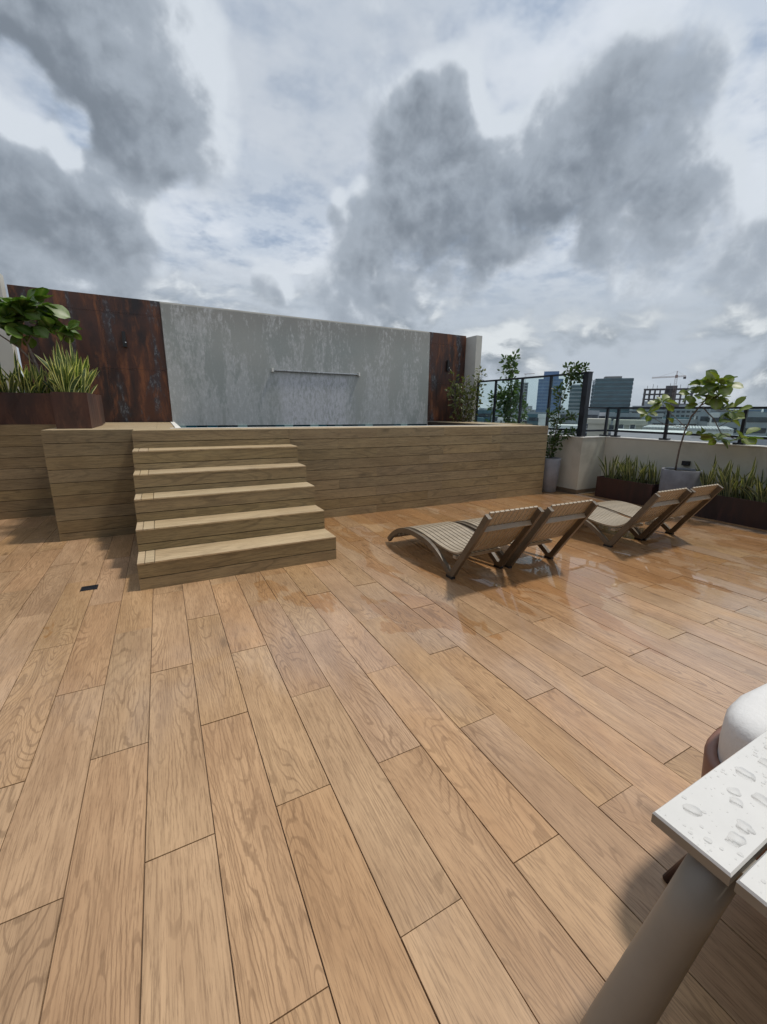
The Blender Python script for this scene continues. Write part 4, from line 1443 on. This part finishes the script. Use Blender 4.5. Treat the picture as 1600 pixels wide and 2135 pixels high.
M['c_blue'] = simple('blue_curtain_glass', (0.07, 0.15, 0.30), 0.25, 0.0, var=0.15, scale=0.08)
M['c_blue2'] = simple('pale_blue_wall_glass', (0.13, 0.22, 0.37), 0.25, 0.0, var=0.15, scale=0.08)  # plain paler blue for tower walls
M['c_teal'] = simple('teal_curtain_glass', (0.040, 0.085, 0.105), 0.2, 0.0, var=0.2, scale=0.10)
M['c_teal2'] = simple('teal_spandrel', (0.06, 0.14, 0.175), 0.3, 0.0, var=0.2, scale=0.10)
M['c_dark'] = simple('dark_window_glass', (0.05, 0.06, 0.075), 0.25, var=0.3, scale=0.4)
M['c_conc'] = simple('raw_building_concrete', (0.20, 0.19, 0.185), 0.9, var=0.2, scale=0.15)
M['c_concd'] = simple('dark_slab_concrete', (0.085, 0.08, 0.085), 0.9, var=0.2, scale=0.15)  # darker concrete of the unfinished high rise
M['c_white'] = simple('white_building_paint', (0.64, 0.65, 0.65), 0.7, var=0.08, scale=0.3)
M['c_cream'] = simple('cream_building_paint', (0.42, 0.42, 0.36), 0.8, var=0.08, scale=0.3)
M['c_grey'] = simple('grey_building_render', (0.28, 0.315, 0.345), 0.8, var=0.1, scale=0.2)
M['c_roof'] = simple('flat_roof_membrane', (0.50, 0.50, 0.49), 0.8, var=0.2, scale=0.3)
M['c_metal'] = simple('corrugated_roof_sheet', (0.50, 0.52, 0.53), 0.5, var=0.1, scale=0.3)
M['c_crane'] = simple('crane_paint', (0.25, 0.17, 0.15), 0.6, var=0.1)


def tower(name, label, az0, az1, d, tan_top, depth, body, band, floors, rows=0, yaw=None, cat='building', inset=0.25, zbase=GZ, vertical=0, crown=None):
    """box building whose near face spans az0..az1 at distance d"""
    azm = (az0 + az1) / 2
    wdt = 2 * d * math.tan(rad((az1 - az0) / 2))
    zt = CAM_H + tan_top * d
    cx, cy = az_pos(azm, d + depth / 2)
    yw = -rad(azm) if yaw is None else yaw
    t = thing(name, label, cat, (cx, cy, zbase), yw)
    H = zt - zbase
    a, b = wdt / 2, depth / 2
    MB().box(-a, a, -b, b, 0, H).build('wall', M[body], t)
    if floors:
        fh = H / floors
        bd = MB()
        for k in range(floors):
            z0 = k * fh + fh * 0.32
            z1 = (k + 1) * fh - fh * 0.08
            if rows:
                for j in range(rows):
                    x0 = -a + 2 * a * (j + 0.18) / rows
                    x1 = -a + 2 * a * (j + 0.82) / rows
                    bd.box(x0, x1, -b - inset, -b - 0.02, z0, z1)
                    y0 = -b + 2 * b * (j + 0.18) / rows
                    y1 = -b + 2 * b * (j + 0.82) / rows
                    bd.box(-a - inset, -a - 0.02, y0, y1, z0, z1)
            else:
                bd.box(-a - inset, a + inset, -b - inset, -b - 0.02, z0, z1)
                bd.box(-a - inset, -a - 0.02, -b + 0.02, b, z0, z1)
        kind(bd.build('windows', M[band], t), 'stuff')
    if vertical:
        for j in range(vertical + 1):
            x = -a + 2 * a * j / vertical
            MB().box(x - 0.2, x + 0.2, -b - inset - 0.35, -b - inset - 0.02, 0, H).build('fin', M[body], t)
    if crown:
        MB().box(-a * crown[0], a * crown[0], -b * crown[0], b * crown[0], H + 0.01, H + crown[1]).build('roof_plant', M[crown[2]], t)
    MB().box(-a - 0.3, a + 0.3, -b - 0.3, b + 0.3, H - 0.9, H - 0.02 + 0.3).build('parapet', M[body], t) if not crown else None
    return t


tower('office_tower', 'slim blue glass tower with a stepped crown seen through the railing glass', 47.2, 50.0, 560, 0.0695, 26, 'c_blue2', 'c_blue', 20, crown=(0.62, 9.0, 'c_blue'), vertical=5)
tower('apartment_tower', 'thin striped concrete tower under construction seen through the railing glass', 44.5, 46.0, 720, 0.062, 18, 'c_grey', 'c_dark', 18, rows=3)
tower('apartment_tower', 'grey green striped tower behind the dark railing corner post', 50.9, 53.0, 480, 0.0565, 16, 'c_grey', 'c_teal', 17)
tl = tower('office_tower', 'broad teal glass office block beside the dark railing corner post', 53.35, 57.25, 430, 0.068, 24, 'c_teal2', 'c_teal', 19, yaw=-rad(48), crown=(0.45, 2.2, 'c_conc'))
# building under construction
d = 420
cx, cy = az_pos(60.9, d + 12)
ct = thing('construction_building', 'unfinished concrete high rise with open floors under the tower crane', 'building', (cx, cy, GZ), -rad(61))
Hc = CAM_H + 0.047 * d - GZ
MB().box(-17, 17, -10, 12, 0, Hc - 12.5).build('wall', M['c_concd'], ct)
sl_ = MB()
for k in range(4):
    z = Hc - 12.0 + k * 4.0
    sl_.box(-17.2, 17.2, -10.2, 12.2, z - 0.5, z + 0.05)
    for j in range(10):
        for yy_ in (-9.5, 1, 11):
            x = -16.5 + j * 3.66
            if k < 3:
                sl_.box(x - 0.45, x + 0.45, yy_ - 0.4, yy_ + 0.4, z + 0.06, z + 3.49)
kind(sl_.build('floor_frames', M['c_concd'], ct), 'stuff')
MB().box(-2, 6, -3, 4, Hc - 12.45, Hc + 2.5).build('lift_core', M['c_concd'], ct)
MB().box(9, 17.3, -10.5, 11, 0, Hc - 12.7).build('finished_bay', M['c_grey'], ct)
wn = MB()
for k in range(14):
    wn.box(9.4, 13.0, -10.9, -10.52, 2 + k * 2.9, 3.6 + k * 2.9)
for k in range(10):
    wn.box(-16, 8.5, -10.4, -10.03, Hc - 16 - k * 3.1, Hc - 14.7 - k * 3.1)
kind(wn.build('windows', M['c_dark'], ct), 'stuff')
for j, (x, h) in enumerate(((-15, 2.2), (-11, 3.4), (-8, 2.2), (1, 3.8), (8, 2.6), (13, 3.0))):
    MB().box(x - 0.15, x + 0.15, -3, -2.7, Hc + 0.06 if not (-2 < x < 6) else Hc + 2.51, Hc + h + 0.6).build('rebar', M['c_concd'], ct)
st2 = tower('apartment_block', 'pale grey sloping block at the foot of the unfinished high rise', 57.75, 61.2, 360, 0.0135, 14, 'c_grey', 'c_dark', 13)
MB().box(-4, 11, -6, 6, 41.2, 45.8).build('roof_house', M['c_grey'], st2)
tower('apartment_block', 'grey block with small dark windows below the crane beside the tree stem', 61.0, 64.2, 300, 0.0085, 14, 'c_grey', 'c_dark', 13, rows=7)

# tower crane
cx, cy = az_pos(61.45, d - 2)
cr = thing('tower_crane', 'slender tower crane with a long jib above the unfinished high rise', 'crane', (cx, cy, GZ), -rad(61))
Hm = CAM_H + 0.0655 * d - GZ


def lattice(mb, a, b, w, n):
    a, b = Vector(a), Vector(b)
    dd = (b - a)
    u = dd.normalized()
    s1 = u.cross(Vector((0, 1, 0.01))).normalized() * w
    s2 = u.cross(s1).normalized() * w
    cs = [s1 + s2, s1 - s2, -s1 - s2, -s1 + s2]
    for c_ in cs:
        mb.tube([a + c_, b + c_], 0.11, 4)
    for i in range(n):
        p, q = a + dd * (i / n), a + dd * ((i + 1) / n)
        for k in range(4):
            mb.tube([p + cs[k], q + cs[(k + 1) % 4]], 0.06, 3)


mb = MB()
lattice(mb, (0, 0, 0), (0, 0, Hm), 0.75, 36)
kind(mb.build('mast', M['c_crane'], cr), 'stuff')
mb = MB()
lattice(mb, (0.8, 0, Hm + 1.0), (-16.5, 0, Hm + 0.6), 0.40, 18)
kind(mb.build('jib', M['c_crane'], cr), 'stuff')
mb = MB()
lattice(mb, (0.8, 0, Hm + 1.0), (6.2, 0, Hm + 1.2), 0.4, 6)
kind(mb.build('counter_jib', M['c_crane'], cr), 'stuff')
MB().box(4.6, 6.4, -0.8, 0.8, Hm - 0.9, Hm + 0.7).build('counterweight', M['c_concd'], cr)
MB().box(-0.9, 0.9, -1, 1, Hm + 0.05, Hm + 2.2).build('cab', M['c_crane'], cr)
mb = MB().tube([(0, 0, Hm + 2.2), (0, 0, Hm + 5.2)], 0.25, 5)
mb.tube([(0, 0, Hm + 5.1), (-12, 0, Hm + 1.0)], 0.06, 3).tube([(0, 0, Hm + 5.1), (5.5, 0, Hm + 1.4)], 0.06, 3)
mb.build('tower_head', M['c_crane'], cr)
cx, cy = az_pos(45.6, 716)
cr2 = thing('tower_crane', 'tiny distant crane above the thin striped tower', 'crane', (cx, cy, GZ), -rad(45))
mb = MB()
lattice(mb, (0, 0, 0), (0, 0, 95.0), 0.7, 40)
kind(mb.build('mast', M['c_crane'], cr2), 'stuff')
mb = MB()
lattice(mb, (-2.5, 0, 95.0), (13, 0, 95.5), 0.4, 12)
kind(mb.build('jib', M['c_crane'], cr2), 'stuff')

# nearer low buildings
tower('low_building', 'plain cream low block just beyond the dark corner post', 53.3, 55.6, 118, -0.0148, 10, 'c_cream', 'c_dark', 0)
lb = tower('low_building', 'cream low house with two framed windows beyond the low railing', 56.1, 59.3, 112, -0.0165, 9, 'c_cream', 'c_dark', 0)
Hl = CAM_H - 0.0165 * 112 - GZ
for x in (-1.7, 0.6):
    MB().box(x - 0.62, x + 0.62, -4.75, -4.52, Hl - 1.75, Hl - 0.55).build('window_frame', M['c_white'], lb)
    MB().box(x - 0.46, x + 0.46, -4.80, -4.755, Hl - 1.62, Hl - 0.68).build('window', M['c_dark'], lb)
sd = tower('warehouse', 'long low warehouse with a white sheet roof beyond the low railing', 59.2, 67.0, 96, -0.0330, 18, 'c_white', 'c_dark', 0)
Hs = CAM_H - 0.033 * 96 - GZ
rf = MB()
for k in range(28):
    x = -6.8 + k * 0.49
    rf.box(x, x + 0.38, -9.6, 9.4, Hs + 0.32, Hs + 0.62)
kind(rf.build('roof_sheets', M['c_metal'], sd), 'stuff')
tower('low_building', 'white flat roofed block right below the low railing', 56.2, 63.4, 58, -0.0420, 9, 'c_white', 'c_dark', 0)
tower('low_building', 'pale grey block with dark windows at the far end of the low railing', 66.0, 72.0, 64, -0.0470, 9, 'c_grey', 'c_dark', 12, rows=8)
hb = tower('low_building', 'small white house with dark openings seen between the glass posts', 42.7, 45.3, 150, -0.0155, 8, 'c_white', 'c_dark', 0)
Hh = CAM_H - 0.0155 * 150 - GZ
for x in (-2.5, -0.9, 0.4, 1.7, 2.8):
    MB().box(x - 0.35, x + 0.35, -4.3, -4.02, Hh - 1.6, Hh - 0.5).build('window', M['c_dark'], hb)
tower('low_building', 'white stepped house beside the foot of the blue glass tower', 47.6, 50.0, 160, -0.0065, 8, 'c_white', 'c_dark', 0)
dm = thing('domed_building', 'white round roofed hall behind the leggy shrub', 'building', (*az_pos(51.0, 210), GZ))
MB().lathe([(5.5, 0), (5.5, 32.2)], 30).build('wall', M['c_white'], dm)
MB().lathe([(5.9, 32.2), (5.6, 33.6), (4.6, 34.8), (2.8, 35.6), (0.01, 35.9)], 30).build('dome', M['c_white'], dm, True)
tower('low_building', 'white terrace block with small roof parapets below the round roofed hall', 49.9, 53.0, 100, -0.0300, 9, 'c_white', 'c_dark', 17, rows=6)
tower('apartment_tower', 'slim striped grey block at the right of the glass posts, mid distance', 45.4, 46.9, 240, 0.0002, 8, 'c_grey', 'c_dark', 18)
bpy.context.view_layer.update()
for ob in list(bpy.data.objects):
    if ob.get('label', '').endswith('mid distance'):
        ob['label'] = 'slim striped grey block just in front of the thin unfinished tower'
tower('apartment_tower', 'slim bluish tower standing clear at the end of the low railing', 67.9, 69.0, 560, 0.0085, 12, 'c_grey', 'c_blue', 16)
tower('apartment_tower', 'pale bluish tower close beside the slim one past the tree', 69.2, 70.8, 600, 0.0095, 14, 'c_blue2', 'c_teal', 16)
tower('apartment_block', 'grey brown rounded block half hidden by the olive tree leaves', 65.5, 67.4, 340, 0.0070, 12, 'c_conc', 'c_dark', 12, rows=5)

hb_ = MB().box(-3100, 3100, -3100, 3100, GZ - 2.0, 75.0)
hm = bpy.data.materials.new('air_haze')
hm.use_nodes = True
ht = NT(hm.node_tree)
ht.n.remove(ht.n['Principled BSDF'])
pv = ht.node('ShaderNodeVolumePrincipled')
pv.inputs['Color'].default_value = (0.88, 0.93, 1.0, 1)
pv.inputs['Density'].default_value = 0.00009
ht.l.new(pv.outputs[0], ht.n['Material Output'].inputs['Volume'])
hz_ = hb_.build('haze', hm)
kind(hz_, 'stuff')

# far skyline and city carpet, one mass
rc = random.Random(1234)
for nm, mat, cnt in (('distant_city_blocks', 'c_grey', 330), ('distant_white_city_blocks', 'c_white', 150), ('distant_dark_city_blocks', 'c_teal2', 110)):
    mb = MB()
    wb = MB()
    for k in range(cnt):
        az = rc.uniform(30, 84)
        dd = 170 + 2600 * rc.random() ** 1.6
        if 170 < dd < 520 and 46 < az < 66 and rc.random() < 0.6:
            dd += 600
        tmax = rc.choice((-0.014, -0.010, -0.006, -0.003, 0.002)) + rc.uniform(-0.004, 0.004)
        if dd > 900:
            tmax = rc.uniform(-0.006, 0.008)
            if rc.random() < 0.12:
                tmax = rc.uniform(0.008, 0.018)
        zt = CAM_H + tmax * dd
        if zt < GZ + 4:
            zt = GZ + rc.uniform(5, 14)
        x, yy_ = az_pos(az, dd)
        w = rc.uniform(5, 15) * (1 + dd / 2500)
        a = rc.uniform(0, 1.57)
        ux, uy = Vector((math.cos(a), math.sin(a), 0)), Vector((-math.sin(a), math.cos(a), 0))
        hw, hd = w / 2, w * rc.uniform(0.3, 0.7)
        mb.obox((x, yy_, (zt + GZ) / 2), ux * hw, uy * hd, Vector((0, 0, (zt - GZ) / 2)))
        nfl = 7
        for q in range(nfl):
            z = zt - 2.2 - q * 3.2
            if z < GZ + 2:
                break
            wb.obox((x, yy_, z), ux * (hw + 0.06) * 0.86, uy * (hd + 0.12), Vector((0, 0, 0.75)))
            wb.obox((x, yy_, z), ux * (hw + 0.12), uy * (hd + 0.06) * 0.86, Vector((0, 0, 0.75)))
    o = kind(mb.build(nm, M[mat]), 'stuff')
    o2 = kind(wb.build('window_bands', M['c_dark'], o), 'stuff')
